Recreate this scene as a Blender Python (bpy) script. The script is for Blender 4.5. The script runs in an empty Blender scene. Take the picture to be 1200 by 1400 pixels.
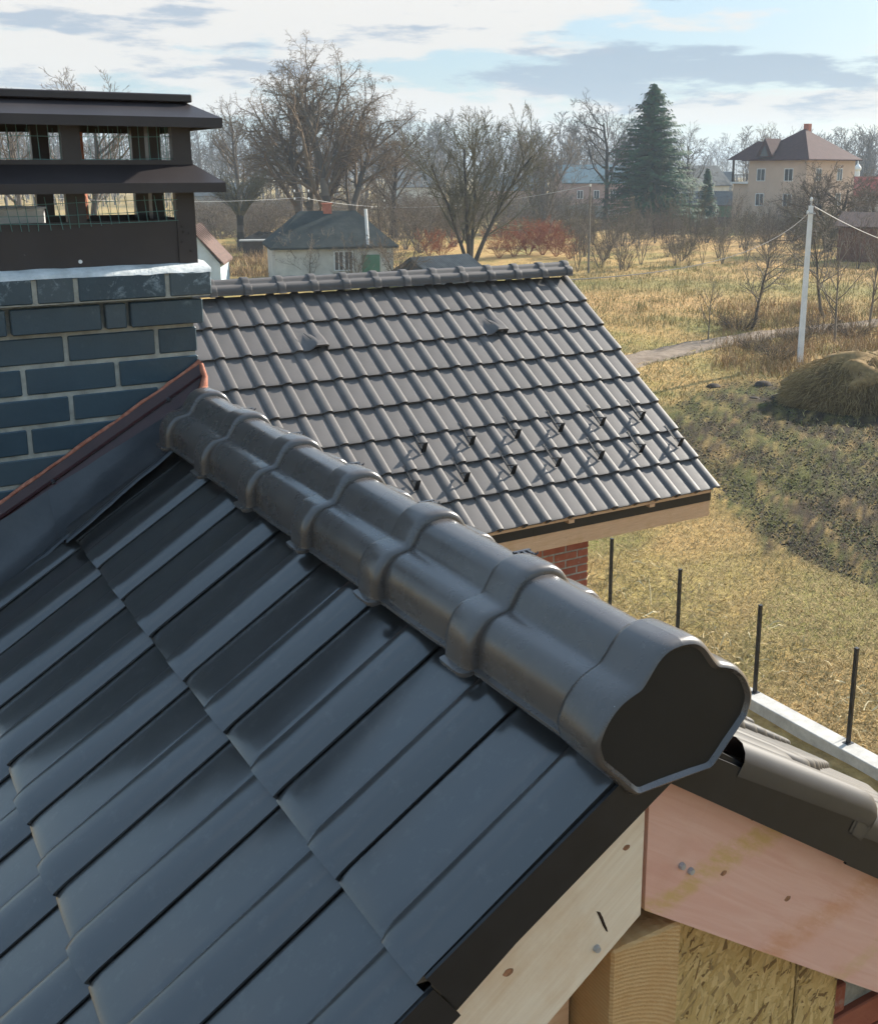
import bpy, math, random
import numpy as np
from mathutils import Vector, Matrix, noise as mnoise

# ------------------------------------------------------------------ camera, sky, sun, exposure
SC = bpy.context.scene
COL = SC.collection
H = 7.6                                              # eye height above the field
CR = Vector((0.858, -0.514, -0.002)).normalized()    # camera right / up / forward in the house frame
CF = Vector((0.498, 0.832, -0.242)).normalized()
CR = (CR - CF * CR.dot(CF)).normalized()
CU = CR.cross(CF)
FPX, CX, CY = 1494.03, 638.36, 606.03
cam_data = bpy.data.cameras.new('camera')
cam = bpy.data.objects.new('camera', cam_data)
COL.objects.link(cam)
cam.matrix_world = Matrix(((CR.x, CU.x, -CF.x, 0), (CR.y, CU.y, -CF.y, 0), (CR.z, CU.z, -CF.z, H), (0, 0, 0, 1)))
cam_data.sensor_fit = 'HORIZONTAL'
cam_data.sensor_width = 36.0
cam_data.lens = FPX / 1200 * 36
cam_data.shift_x = -(CX - 600) / 1200
cam_data.shift_y = -(700 - CY) / 1200
cam_data.clip_start = 0.05
cam_data.clip_end = 12000
SC.camera = cam

SUN_AZ, SUN_EL = math.radians(80), math.radians(27)
world = bpy.data.worlds.new('World')
SC.world = world
world.use_nodes = True


def build_world():
    nt = world.node_tree
    nt.nodes.clear()
    N = nt.nodes.new
    L = nt.links.new
    out = N('ShaderNodeOutputWorld')
    bg = N('ShaderNodeBackground')
    bg.inputs['Strength'].default_value = 0.15
    sky = N('ShaderNodeTexSky')
    sky.sky_type = 'NISHITA'
    sky.sun_disc = False
    sky.sun_elevation = SUN_EL
    sky.sun_rotation = SUN_AZ
    sky.altitude = 200
    sky.air_density = 1.0
    sky.dust_density = 1.2
    sky.ozone_density = 1.5
    tc = N('ShaderNodeTexCoord')
    sep = N('ShaderNodeSeparateXYZ')
    L(tc.outputs['Generated'], sep.inputs[0])

    def m(op, a, b=None, c=None, clamp=False):
        n = N('ShaderNodeMath')
        n.operation = op
        n.use_clamp = clamp
        for i, v in enumerate((a, b, c)):
            if v is None:
                continue
            if isinstance(v, (int, float)):
                n.inputs[i].default_value = v
            else:
                L(v, n.inputs[i])
        return n.outputs[0]
    az = m('ARCTAN2', sep.outputs[0], sep.outputs[1])
    el = m('ARCSINE', sep.outputs[2])
    mp = N('ShaderNodeMapping')
    mp.inputs['Scale'].default_value = (9, 9, 42)
    L(tc.outputs['Generated'], mp.inputs[0])
    nz = N('ShaderNodeTexNoise')
    nz.inputs['Scale'].default_value = 1.0
    nz.inputs['Detail'].default_value = 6
    nz.inputs['Roughness'].default_value = 0.58
    L(mp.outputs[0], nz.inputs['Vector'])
    n1 = nz.outputs['Fac']
    mp2 = N('ShaderNodeMapping')
    mp2.inputs['Scale'].default_value = (8, 8, 44)
    mp2.inputs['Location'].default_value = (3.7, 1.2, 0.4)
    L(tc.outputs['Generated'], mp2.inputs[0])
    nz2 = N('ShaderNodeTexNoise')
    nz2.inputs['Scale'].default_value = 1.0
    nz2.inputs['Detail'].default_value = 6
    nz2.inputs['Roughness'].default_value = 0.6
    L(mp2.outputs[0], nz2.inputs['Vector'])
    n2 = nz2.outputs['Fac']

    def blob(px, py, wx, wy, amp, base):
        d = (CF + CR * ((px - CX) / FPX) - CU * ((py - CY) / FPX)).normalized()
        a0, e0 = math.atan2(d.x, d.y), math.asin(d.z)
        u = m('DIVIDE', m('SUBTRACT', az, a0), wx / FPX)
        v = m('DIVIDE', m('SUBTRACT', el, e0), wy / FPX)
        r2 = m('ADD', m('MULTIPLY', u, u), m('MULTIPLY', v, v))
        g = m('MULTIPLY', m('EXPONENT', m('MULTIPLY', r2, -1.0)), amp)
        return g if base is None else m('ADD', base, g)

    def ramp(v, a, b):
        r = N('ShaderNodeMapRange')
        r.interpolation_type = 'SMOOTHSTEP'
        r.inputs['From Min'].default_value = a
        r.inputs['From Max'].default_value = b
        L(v, r.inputs['Value'])
        return r.outputs[0]

    def mix(fac, a, b):
        n = N('ShaderNodeMix')
        n.data_type = 'RGBA'
        if isinstance(fac, (int, float)):
            n.inputs[0].default_value = fac
        else:
            L(fac, n.inputs[0])
        for i, v in ((6, a), (7, b)):
            if isinstance(v, tuple):
                n.inputs[i].default_value = v
            else:
                L(v, n.inputs[i])
        return n.outputs[2]
    # pale winter blue: the clear sky seen through thin high cloud
    thick = m('ADD', m('MULTIPLY', ramp(el, 0.75, 0.05), 0.28), 0.47)
    veil = mix(thick, sky.outputs[0], (1.18, 1.80, 2.22, 1))
    # bright sunlit cloud
    white = blob(160, 30, 420, 60, 0.27, n1)
    white = blob(620, 14, 240, 36, 0.32, white)
    white = blob(200, 95, 330, 32, 0.15, white)
    white = blob(760, 150, 520, 24, 0.20, white)
    white = blob(1130, 156, 260, 18, 0.16, white)
    wm = ramp(white, 0.56, 0.70)
    c = mix(m('MULTIPLY', wm, 0.92), veil, (3.6, 3.45, 3.28, 1))
    # grey-blue cloud bellies
    grey = blob(800, 95, 140, 26, 0.23, n2)
    grey = blob(1110, 108, 190, 36, 0.26, grey)
    grey = blob(170, 30, 130, 22, 0.22, grey)
    grey = blob(190, 96, 220, 16, 0.18, grey)
    gm = ramp(grey, 0.58, 0.70)
    c = mix(m('MULTIPLY', gm, 0.85), c, (1.50, 1.90, 2.40, 1))
    # vault brightened towards the zenith, above the cloudy low sky, to fill shaded faces
    lum = N('ShaderNodeVectorMath')
    lum.operation = 'SCALE'
    L(c, lum.inputs[0])
    L(m('ADD', m('MULTIPLY', m('MAXIMUM', sep.outputs[2], 0.0), 0.68), 0.450), lum.inputs['Scale'])
    c = lum.outputs[0]
    L(c, bg.inputs['Color'])
    L(bg.outputs[0], out.inputs['Surface'])


build_world()
sun_data = bpy.data.lights.new('sun', 'SUN')
sun_data.energy = 4.0
sun_data.angle = math.radians(1.2)
sun_data.color = (1.0, 0.93, 0.82)
sun = bpy.data.objects.new('sun', sun_data)
COL.objects.link(sun)
sd = Vector((math.sin(SUN_AZ) * math.cos(SUN_EL), math.cos(SUN_AZ) * math.cos(SUN_EL), math.sin(SUN_EL)))
sun.rotation_euler = sd.to_track_quat('Z', 'Y').to_euler()
sun.location = (30, 10, 40)

SC.render.engine = 'CYCLES'
SC.view_settings.view_transform = 'Standard'
SC.view_settings.look = 'None'
SC.view_settings.gamma = 1.0
SC.view_settings.use_curve_mapping = False
SC.view_settings.exposure = 1.6
cy = SC.cycles
cy.max_bounces = 6
cy.diffuse_bounces = 3
cy.glossy_bounces = 3
cy.transmission_bounces = 4
cy.transparent_max_bounces = 8
cy.volume_bounces = 1
cy.use_denoising = True
cy.adaptive_threshold = 0.02
cy.caustics_reflective = False
cy.caustics_refractive = False

# ------------------------------------------------------------------ helpers
rnd = random.Random(7)
nrg = np.random.default_rng(11)


def ray(px, py):
    return CF + CR * ((px - CX) / FPX) - CU * ((py - CY) / FPX)


def ground_at(px, py):
    d = ray(px, py)
    k = -H / d.z
    return Vector((d.x * k, d.y * k, 0))


def at_dist(px, dist):
    """ground point in the direction of a picture column, at a horizontal distance in metres"""
    d = ray(px, 232)
    h = Vector((d.x, d.y, 0)).normalized()
    return h * dist


def height_at(py, dist):
    """height above the field of something seen at picture row py, dist metres away along the view"""
    return H + (232 - py) / FPX * dist * 1.03


MATS = {}


class NB:
    """small node-building helper for one material"""

    def __init__(self, name, rough=0.6, spec=0.4, coord='Object'):
        self.m = bpy.data.materials.new(name)
        self.m.use_nodes = True
        self.nt = self.m.node_tree
        self.b = self.nt.nodes['Principled BSDF']
        self.b.inputs['Roughness'].default_value = rough
        self.b.inputs['Specular IOR Level'].default_value = spec
        self.tc = self.nt.nodes.new('ShaderNodeTexCoord')
        self.co = self.tc.outputs[coord]
        MATS[name] = self.m

    def n(self, t):
        return self.nt.nodes.new(t)

    def l(self, a, b):
        self.nt.links.new(a, b)

    def mapped(self, scale=(1, 1, 1), rot=(0, 0, 0), loc=(0, 0, 0), src=None):
        mp = self.n('ShaderNodeMapping')
        mp.inputs['Scale'].default_value = scale
        mp.inputs['Rotation'].default_value = rot
        mp.inputs['Location'].default_value = loc
        self.l(src or self.co, mp.inputs[0])
        return mp.outputs[0]

    def noise(self, scale, detail=4, rough=0.55, vec=None, dist=0.0, out='Fac'):
        t = self.n('ShaderNodeTexNoise')
        t.inputs['Scale'].default_value = scale
        t.inputs['Detail'].default_value = detail
        t.inputs['Roughness'].default_value = rough
        t.inputs['Distortion'].default_value = dist
        self.l(vec or self.co, t.inputs['Vector'])
        return t.outputs[out]

    def voro(self, scale, vec=None, out='Color', feature='F1'):
        t = self.n('ShaderNodeTexVoronoi')
        t.feature = feature
        t.inputs['Scale'].default_value = scale
        self.l(vec or self.co, t.inputs['Vector'])
        return t.outputs[out]

    def ramp(self, v, a, b):
        r = self.n('ShaderNodeMapRange')
        r.inputs['From Min'].default_value = a
        r.inputs['From Max'].default_value = b
        self.l(v, r.inputs['Value'])
        return r.outputs[0]

    def mix(self, fac, a, b, mode='MIX'):
        x = self.n('ShaderNodeMix')
        x.data_type = 'RGBA'
        x.blend_type = mode
        if isinstance(fac, (int, float)):
            x.inputs[0].default_value = fac
        else:
            self.l(fac, x.inputs[0])
        for i, v in ((6, a), (7, b)):
            if isinstance(v, tuple):
                x.inputs[i].default_value = v if len(v) == 4 else (*v, 1)
            else:
                self.l(v, x.inputs[i])
        return x.outputs[2]

    def math(self, op, a, b=None):
        x = self.n('ShaderNodeMath')
        x.operation = op
        for i, v in enumerate((a, b)):
            if v is None:
                continue
            if isinstance(v, (int, float)):
                x.inputs[i].default_value = v
            else:
                self.l(v, x.inputs[i])
        return x.outputs[0]

    def color(self, v):
        if isinstance(v, tuple):
            self.b.inputs['Base Color'].default_value = (*v[:3], 1)
        else:
            self.l(v, self.b.inputs['Base Color'])

    def bump(self, h, strength=0.3, dist=0.01):
        x = self.n('ShaderNodeBump')
        x.inputs['Strength'].default_value = strength
        x.inputs['Distance'].default_value = dist
        self.l(h, x.inputs['Height'])
        self.l(x.outputs[0], self.b.inputs['Normal'])

    def roughness(self, v):
        self.l(v, self.b.inputs['Roughness'])


def flat(name, col, rough=0.7, spec=0.3, var=0.25, scale=6.0, metal=0.0):
    q = NB(name, rough, spec)
    nz = q.noise(scale, 6, 0.6)
    dark = tuple(c * (1 - var) for c in col)
    lite = tuple(min(1, c * (1 + var)) for c in col)
    q.color(q.mix(q.ramp(nz, 0.3, 0.7), dark, lite))
    q.b.inputs['Metallic'].default_value = metal
    return q.m


def mesh_obj(name, me, mat=None, parent=None, loc=None, mw=None):
    o = bpy.data.objects.new(name, me)
    COL.objects.link(o)
    if mat is not None and len(me.materials) == 0:
        me.materials.append(mat if not isinstance(mat, str) else MATS[mat])
    if parent is not None:
        o.parent = parent
    if mw is not None:
        o.matrix_basis = mw
    elif loc is not None:
        o.location = loc
    return o


def tag(o, label=None, cat=None, group=None, kind=None):
    for k, v in (('label', label), ('category', cat), ('group', group), ('kind', kind)):
        if v:
            o[k] = v
    return o


def thing(name, label, cat, loc, rotz=0.0, group=None):
    o = bpy.data.objects.new(name, None)
    COL.objects.link(o)
    o.empty_display_size = 0.2
    o.location = loc
    o.rotation_euler = (0, 0, rotz)
    return tag(o, label, cat, group)


def sub(name, parent, label=None):
    o = bpy.data.objects.new(name, None)
    COL.objects.link(o)
    o.empty_display_size = 0.1
    o.parent = parent
    if label:
        o['label'] = label
    return o


class MB:
    def __init__(self):
        self.v, self.f = [], []

    def add(self, vs, fs):
        b = len(self.v)
        self.v.extend([tuple(p) for p in vs])
        self.f.extend([tuple(b + i for i in f) for f in fs])
        return self

    def box(self, x0, x1, y0, y1, z0, z1, c=0.0):
        if c <= 0:
            vs = [(x, y, z) for z in (z0, z1) for y in (y0, y1) for x in (x0, x1)]
            return self.add(vs, [(0, 2, 3, 1), (4, 5, 7, 6), (0, 1, 5, 4), (2, 6, 7, 3), (0, 4, 6, 2), (1, 3, 7, 5)])
        return self.add(*chamfer_box(x0, x1, y0, y1, z0, z1, c))

    def obox(self, o, ax, ay, az, lx, ly, lz):
        """oriented box centred on o"""
        o, ax, ay, az = Vector(o), Vector(ax), Vector(ay), Vector(az)
        vs = [o + ax * (sx * lx / 2) + ay * (sy * ly / 2) + az * (sz * lz / 2) for sz in (-1, 1) for sy in (-1, 1) for sx in (-1, 1)]
        return self.add(vs, [(0, 2, 3, 1), (4, 5, 7, 6), (0, 1, 5, 4), (2, 6, 7, 3), (0, 4, 6, 2), (1, 3, 7, 5)])

    def tube(self, pts, radii, sides=8, caps=True):
        pts = [Vector(p) for p in pts]
        if isinstance(radii, (int, float)):
            radii = [radii] * len(pts)
        rings = []
        prev = None
        for i, p in enumerate(pts):
            d = (pts[min(i + 1, len(pts) - 1)] - pts[max(i - 1, 0)]).normalized()
            if prev is None:
                prev = d.orthogonal().normalized()
            prev = (prev - d * prev.dot(d)).normalized()
            q = d.cross(prev)
            rings.append([p + (prev * math.cos(2 * math.pi * k / sides) + q * math.sin(2 * math.pi * k / sides)) * radii[i] for k in range(sides)])
        vs = [v for r in rings for v in r]
        fs = []
        for i in range(len(pts) - 1):
            for k in range(sides):
                a, b = i * sides + k, i * sides + (k + 1) % sides
                fs.append((a, b, b + sides, a + sides))
        if caps:
            fs.append(tuple(range(sides - 1, -1, -1)))
            fs.append(tuple((len(pts) - 1) * sides + k for k in range(sides)))
        return self.add(vs, fs)

    def grid(self, rows):
        n = len(rows[0])
        vs = [p for r in rows for p in r]
        fs = [(i * n + j, i * n + j + 1, (i + 1) * n + j + 1, (i + 1) * n + j) for i in range(len(rows) - 1) for j in range(n - 1)]
        return self.add(vs, fs)

    def prism(self, poly, axis, a, b):
        """extrude a closed 2D outline; axis 'y': poly gives (x, z)"""
        def pt(p, w):
            return {'y': (p[0], w, p[1]), 'x': (w, p[0], p[1]), 'z': (p[0], p[1], w)}[axis]
        n = len(poly)
        vs = [pt(p, a) for p in poly] + [pt(p, b) for p in poly]
        fs = [(i, (i + 1) % n, n + (i + 1) % n, n + i) for i in range(n)] + [tuple(range(n - 1, -1, -1)), tuple(range(n, 2 * n))]
        return self.add(vs, fs)

    def mesh(self, name, smooth=None):
        me = bpy.data.meshes.new(name)
        me.from_pydata(self.v, [], self.f)
        me.update()
        if smooth is not None:
            me.polygons.foreach_set('use_smooth', [True] * len(me.polygons))
            me.set_sharp_from_angle(angle=math.radians(smooth))
        return me

    def build(self, name, mat, parent=None, smooth=None, loc=None):
        return mesh_obj(name, fix(self.mesh(name, smooth)), mat, parent, loc)


def fix(me):
    import bmesh
    bm = bmesh.new()
    bm.from_mesh(me)
    bmesh.ops.recalc_face_normals(bm, faces=bm.faces)
    bm.to_mesh(me)
    bm.free()
    return me


def chamfer_box(x0, x1, y0, y1, z0, z1, c):
    xs, ys, zs = (x0, x1), (y0, y1), (z0, z1)
    vs, idx = [], {}
    for i in (0, 1):
        for j in (0, 1):
            for k in (0, 1):
                p = [xs[i], ys[j], zs[k]]
                s = [(1, -1)[i], (1, -1)[j], (1, -1)[k]]
                for ax in range(3):
                    q = [p[a] + (0 if a == ax else s[a] * c) for a in range(3)]
                    idx[(i, j, k, ax)] = len(vs)
                    vs.append(tuple(q))
    fs = []
    R4 = [(0, 0), (1, 0), (1, 1), (0, 1)]
    for ax in range(3):
        for s in (0, 1):
            f = []
            for a, b in R4:
                key = [0, 0, 0]
                key[ax] = s
                key[(ax + 1) % 3] = a
                key[(ax + 2) % 3] = b
                f.append(idx[(*key, ax)])
            fs.append(tuple(f if s else f[::-1]))
    for ax in range(3):
        u, w = (ax + 1) % 3, (ax + 2) % 3
        for a in (0, 1):
            for b in (0, 1):
                k0 = [0, 0, 0]
                k0[u], k0[w] = a, b
                k1 = list(k0)
                k1[ax] = 1
                fs.append((idx[(*k0, u)], idx[(*k1, u)], idx[(*k1, w)], idx[(*k0, w)]))
    for i in (0, 1):
        for j in (0, 1):
            for k in (0, 1):
                fs.append(tuple(idx[(i, j, k, a)] for a in range(3)))
    return vs, fs


def np_mesh(name, V, F, smooth=False):
    V = np.ascontiguousarray(V, dtype=np.float32)
    F = np.ascontiguousarray(F, dtype=np.int32)
    me = bpy.data.meshes.new(name)
    me.vertices.add(len(V))
    me.vertices.foreach_set('co', V.ravel())
    k = F.shape[1]
    me.loops.add(F.size)
    me.loops.foreach_set('vertex_index', F.ravel())
    me.polygons.add(len(F))
    me.polygons.foreach_set('loop_start', np.arange(0, F.size, k, dtype=np.int32))
    if smooth:
        me.polygons.foreach_set('use_smooth', np.ones(len(F), dtype=bool))
    me.update(calc_edges=True)
    return me


# ------------------------------------------------------------------ materials
def make_materials():
    # glazed clay roof tile
    for nm, col, rg in (('tile_glaze', (0.027, 0.026, 0.025), 0.36), ('ridge_glaze', (0.070, 0.060, 0.053), 0.28), ('sunlit_far_glaze', (0.108, 0.097, 0.090), 0.58)):  # far roof copy lightened to hold the sun's glare in its base colour
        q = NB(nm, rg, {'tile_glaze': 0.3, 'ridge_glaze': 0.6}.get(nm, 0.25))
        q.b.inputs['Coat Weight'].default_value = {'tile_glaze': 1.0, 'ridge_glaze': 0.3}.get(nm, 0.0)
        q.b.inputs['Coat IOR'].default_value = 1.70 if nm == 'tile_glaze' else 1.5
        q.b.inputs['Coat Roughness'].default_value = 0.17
        oi = q.n('ShaderNodeObjectInfo')
        big = q.noise(5, 3)
        c = q.mix(q.ramp(big, 0.3, 0.7), tuple(x * 0.86 for x in col), tuple(x * 1.12 for x in col))
        c = q.mix(q.math('MULTIPLY', oi.outputs['Random'], 0.35), c, tuple(x * 1.35 for x in col))
        dustn = q.noise(34, 5, 0.7)
        dust = q.math('MULTIPLY', q.ramp(dustn, 0.55, 0.85), 0.10)
        c = q.mix(dust, c, (0.35, 0.33, 0.30))
        speck = q.math('LESS_THAN', q.voro(23, out='Distance'), 0.018)
        keep = q.math('GREATER_THAN', q.noise(9, 2), 0.53)
        c = q.mix(q.math('MULTIPLY', q.math('MULTIPLY', speck, keep), 0.7), c, (0.5, 0.48, 0.44))
        q.color(c)
        q.roughness(q.math('ADD', q.math('MULTIPLY', q.noise(11, 6, 0.7), 0.26), rg - 0.13))
        crn = q.math('ADD', q.math('MULTIPLY', q.noise(16, 6, 0.72, vec=q.mapped((0.35, 1, 1))), 0.26), 0.05)
        q.l(crn, q.b.inputs['Coat Roughness'])
        q.bump(q.noise(300, 3, 0.7), 0.10, 0.0006)
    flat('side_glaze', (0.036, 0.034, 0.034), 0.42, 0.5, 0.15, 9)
    flat('shaded_cap_face', (0.016, 0.015, 0.014), 0.55, 0.25, 0.15, 9)  # darker, duller copy of the ridge glaze; the face's shade is in its colour
    flat('black_metal', (0.014, 0.014, 0.015), 0.42, 0.4, 0.2, 20)
    flat('hook_metal', (0.012, 0.012, 0.013), 0.5, 0.4, 0.2, 20)
    flat('clip_metal', (0.05, 0.05, 0.055), 0.35, 0.5, 0.3, 40)
    # painted sheet metal of the cowl
    q = NB('cowl_metal', 0.42, 0.45)
    c = q.mix(q.ramp(q.noise(6, 5, 0.6), 0.35, 0.7), (0.030, 0.024, 0.024), (0.040, 0.033, 0.033))
    drop = q.math('MULTIPLY', q.ramp(q.noise(17, 3, 0.6), 0.72, 0.76), 0.7)
    q.color(q.mix(drop, c, (0.32, 0.31, 0.29)))
    q.roughness(q.math('ADD', q.math('MULTIPLY', q.noise(9, 5), 0.2), 0.33))
    q = NB('flashing_red', 0.34, 0.5)
    q.color(q.mix(q.ramp(q.noise(14, 5, 0.6), 0.3, 0.7), (0.030, 0.010, 0.010), (0.052, 0.018, 0.017)))
    q.bump(q.noise(26, 3), 0.15, 0.004)
    q = NB('sheet_flashing', 0.34, 0.5)
    q.color(q.mix(q.ramp(q.noise(9, 5, 0.6), 0.3, 0.7), (0.030, 0.033, 0.037), (0.05, 0.052, 0.055)))
    q.bump(q.noise(12, 3), 0.25, 0.012)
    q = NB('sealant', 0.8, 0.2)
    q.color(q.mix(q.ramp(q.noise(60, 4), 0.3, 0.7), (0.26, 0.085, 0.05), (0.46, 0.20, 0.13)))
    q.bump(q.noise(120, 4), 0.6, 0.004)
    # blue-grey clinker brick with lime bloom
    q = NB('clinker', 0.30, 0.5)
    geo = q.n('ShaderNodeNewGeometry')
    pos = geo.outputs['Position']
    oi = q.n('ShaderNodeObjectInfo')
    c = q.mix(q.ramp(q.noise(9, 6, 0.65, vec=pos), 0.3, 0.72), (0.020, 0.046, 0.066), (0.038, 0.072, 0.094))
    c = q.mix(q.math('MULTIPLY', oi.outputs['Random'], 0.8), c, (0.060, 0.086, 0.100))
    c = q.mix(q.math('MULTIPLY', q.ramp(q.noise(30, 5, 0.7, vec=pos), 0.60, 0.78), 0.22), c, (0.13, 0.18, 0.21))
    sepz = q.n('ShaderNodeSeparateXYZ')
    q.l(pos, sepz.inputs[0])
    topz = q.ramp(sepz.outputs[2], H - 0.40, H - 0.28)
    bloom = q.math('MULTIPLY', q.ramp(q.noise(26, 8, 0.75, vec=pos, dist=0.4), 0.54, 0.68), topz)
    c = q.mix(q.math('MULTIPLY', bloom, 0.75), c, (0.42, 0.52, 0.57))
    q.color(c)
    q.bump(q.noise(90, 5, 0.7, vec=pos), 0.35, 0.003)
    q = NB('grey_mortar', 0.9, 0.2)
    c = q.mix(q.ramp(q.noise(22, 5, 0.65), 0.3, 0.7), (0.26, 0.25, 0.21), (0.50, 0.48, 0.41))
    q.color(c)
    q.bump(q.noise(110, 5, 0.7), 0.7, 0.004)
    q = NB('white_mortar', 0.9, 0.2)
    q.color(q.mix(q.ramp(q.noise(13, 6, 0.65), 0.25, 0.65), (0.34, 0.36, 0.35), (0.72, 0.74, 0.72)))
    q.bump(q.noise(60, 5, 0.7), 0.6, 0.006)
    q = NB('red_brick', 0.85, 0.25)
    geo = q.n('ShaderNodeNewGeometry')
    pos = geo.outputs['Position']
    oi = q.n('ShaderNodeObjectInfo')
    c = q.mix(q.ramp(q.noise(8, 5, 0.6, vec=pos), 0.3, 0.7), (0.38, 0.115, 0.065), (0.52, 0.195, 0.115))
    c = q.mix(q.math('MULTIPLY', oi.outputs['Random'], 0.55), c, (0.25, 0.075, 0.05))
    c = q.mix(q.math('MULTIPLY', q.ramp(q.noise(18, 5, 0.7, vec=pos), 0.58, 0.72), 0.5), c, (0.45, 0.36, 0.29))
    q.color(c)
    q.bump(q.noise(70, 4, 0.7, vec=pos), 0.6, 0.004)
    # sawn timber, grain along local X (boards carry their own rotation)
    for nm, a, b in (('timber', (0.62, 0.355, 0.19), (0.78, 0.50, 0.29)), ('pale_timber', (0.76, 0.575, 0.385), (0.86, 0.70, 0.51))):
        q = NB(nm, 0.68, 0.25)
        v = q.mapped((1.6, 26, 26))
        g = q.noise(2.6, 7, 0.72, vec=v, dist=1.4)
        c = q.mix(q.ramp(g, 0.30, 0.68), a, b)
        c = q.mix(q.math('MULTIPLY', q.ramp(q.noise(5.5, 6, 0.65), 0.52, 0.72), 0.45), c, (0.60, 0.33, 0.14))
        c = q.mix(q.math('MULTIPLY', q.ramp(q.noise(9, 3, vec=q.mapped((1, 2.2, 2.2), loc=(3, 1, 2))), 0.68, 0.75), 0.35), c, (0.36, 0.10, 0.05))
        q.color(c)
        q.bump(g, 0.35, 0.003)
    # pink-primed board with saw marks and bare streaks
    q = NB('primed_timber', 0.36, 0.45)
    v = q.mapped((2.0, 24, 24))
    g = q.noise(2.0, 6, 0.6, vec=v, dist=1.0)
    c = q.mix(q.ramp(g, 0.3, 0.7), (0.70, 0.36, 0.26), (0.78, 0.47, 0.35))
    sx = q.n('ShaderNodeSeparateXYZ')
    q.l(q.co, sx.inputs[0])
    wob = q.math('MULTIPLY', q.math('SUBTRACT', q.noise(7, 6, 0.7), 0.5), 0.16)
    for x0, wd, am, tone in ((0.17, 0.034, 0.85, (0.60, 0.37, 0.13)), (0.50, 0.05, 0.55, (0.62, 0.27, 0.12)), (0.70, 0.03, 0.4, (0.60, 0.38, 0.15)), (1.3, 0.06, 0.6, (0.62, 0.34, 0.13))):
        dd = q.math('ABSOLUTE', q.math('ADD', q.math('SUBTRACT', q.math('SUBTRACT', sx.outputs[0], x0), q.math('MULTIPLY', q.math('ADD', sx.outputs[2], 0.235), 0.95)), wob))
        brk = q.ramp(q.noise(24, 5, 0.7, vec=q.mapped((0.6, 1, 2.2), loc=(x0 * 9, 0, 0))), 0.34, 0.56)
        c = q.mix(q.math('MULTIPLY', q.math('MULTIPLY', q.ramp(dd, wd * 1.2, wd * 0.4), brk), am), c, tone)
    st2 = q.noise(5, 5, 0.7, vec=q.mapped((2.6, 1, 0.9), rot=(0, math.radians(30), 0), loc=(4, 0, 1)))
    c = q.mix(q.math('MULTIPLY', q.ramp(st2, 0.64, 0.74), 0.4), c, (0.72, 0.56, 0.50))
    st3 = q.noise(4, 4, 0.6, vec=q.mapped((2.0, 1, 0.8), loc=(9, 2, 1)))
    c = q.mix(q.math('MULTIPLY', q.ramp(st3, 0.60, 0.76), 0.25), c, (0.56, 0.27, 0.16))
    q.color(c)
    q.bump(g, 0.25, 0.002)
    # end grain with growth rings
    q = NB('end_grain', 0.8, 0.2)
    w = q.n('ShaderNodeTexWave')
    w.wave_type = 'RINGS'
    w.rings_direction = 'Y'
    w.inputs['Scale'].default_value = 48
    w.inputs['Distortion'].default_value = 1.8
    w.inputs['Detail'].default_value = 3
    w.inputs['Detail Scale'].default_value = 2
    q.l(q.mapped(loc=(0.085, 0, 0.20)), w.inputs['Vector'])
    c = q.mix(q.ramp(w.outputs['Fac'], 0.1, 0.9), (0.55, 0.325, 0.135), (0.60, 0.37, 0.165))
    c = q.mix(q.math('MULTIPLY', q.ramp(q.noise(14, 7, 0.7), 0.42, 0.7), 0.7), c, (0.50, 0.27, 0.10))
    q.color(c)
    q.bump(q.math('ADD', q.math('MULTIPLY', w.outputs['Fac'], 0.3), q.noise(70, 5, 0.8)), 0.6, 0.004)
    # strand board: overlapping flakes at several angles
    q = NB('strand_board', 0.62, 0.3)
    c = None
    for i, (ang, sc) in enumerate(((58, 38), (70, 34), (40, 44), (96, 40), (22, 46), (64, 36))):
        v = q.mapped((1.0, 1.0, 0.15), rot=(0, math.radians(90 - ang), 0), loc=(i * 3.1, i, i * 1.7))
        vc = q.voro(sc * 3.2, vec=v)
        sp = q.n('ShaderNodeSeparateColor')
        q.l(vc, sp.inputs[0])
        tone = q.mix(sp.outputs[0], (0.24, 0.145, 0.045), (0.60, 0.42, 0.19))
        if c is None:
            c = tone
            hgt = sp.outputs[1]
        else:
            msk = q.ramp(q.noise(44, 4, 0.6, vec=q.mapped((1, 1, 0.4), rot=(0, math.radians(90 - ang), 0), loc=(i * 5, 2, i))), 0.49, 0.51)
            c = q.mix(msk, c, tone)
    q.color(c)
    q.bump(q.noise(50, 4, 0.7, vec=q.mapped((1, 1, 0.3), rot=(0, math.radians(30), 0))), 0.5, 0.003)
    q = NB('osb_strand', 0.55, 0.35)
    g = q.n('ShaderNodeNewGeometry')
    r = g.outputs['Random Per Island']
    c = q.mix(r, (0.50, 0.33, 0.115), (0.70, 0.50, 0.22))
    c = q.mix(q.ramp(q.math('FRACT', q.math('MULTIPLY', r, 17.3)), 0.82, 0.97), c, (0.22, 0.13, 0.05))
    q.color(c)
    # concrete
    q = NB('concrete', 0.88, 0.25)
    c = q.mix(q.ramp(q.noise(4, 7, 0.65), 0.3, 0.7), (0.30, 0.29, 0.27), (0.50, 0.48, 0.44))
    q.color(c)
    q.bump(q.noise(45, 5, 0.7), 0.4, 0.005)
    q = NB('pole_concrete', 0.8, 0.25)
    q.color(q.mix(q.ramp(q.noise(2.5, 6, 0.65), 0.3, 0.7), (0.62, 0.62, 0.60), (0.78, 0.78, 0.76)))
    flat('galvanised', (0.42, 0.43, 0.44), 0.4, 0.5, 0.2, 30, 0.6)
    flat('enamel', (0.72, 0.72, 0.70), 0.25, 0.5, 0.1, 12)
    flat('mesh_wire', (0.10, 0.22, 0.20), 0.5, 0.4, 0.2, 30)
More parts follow.
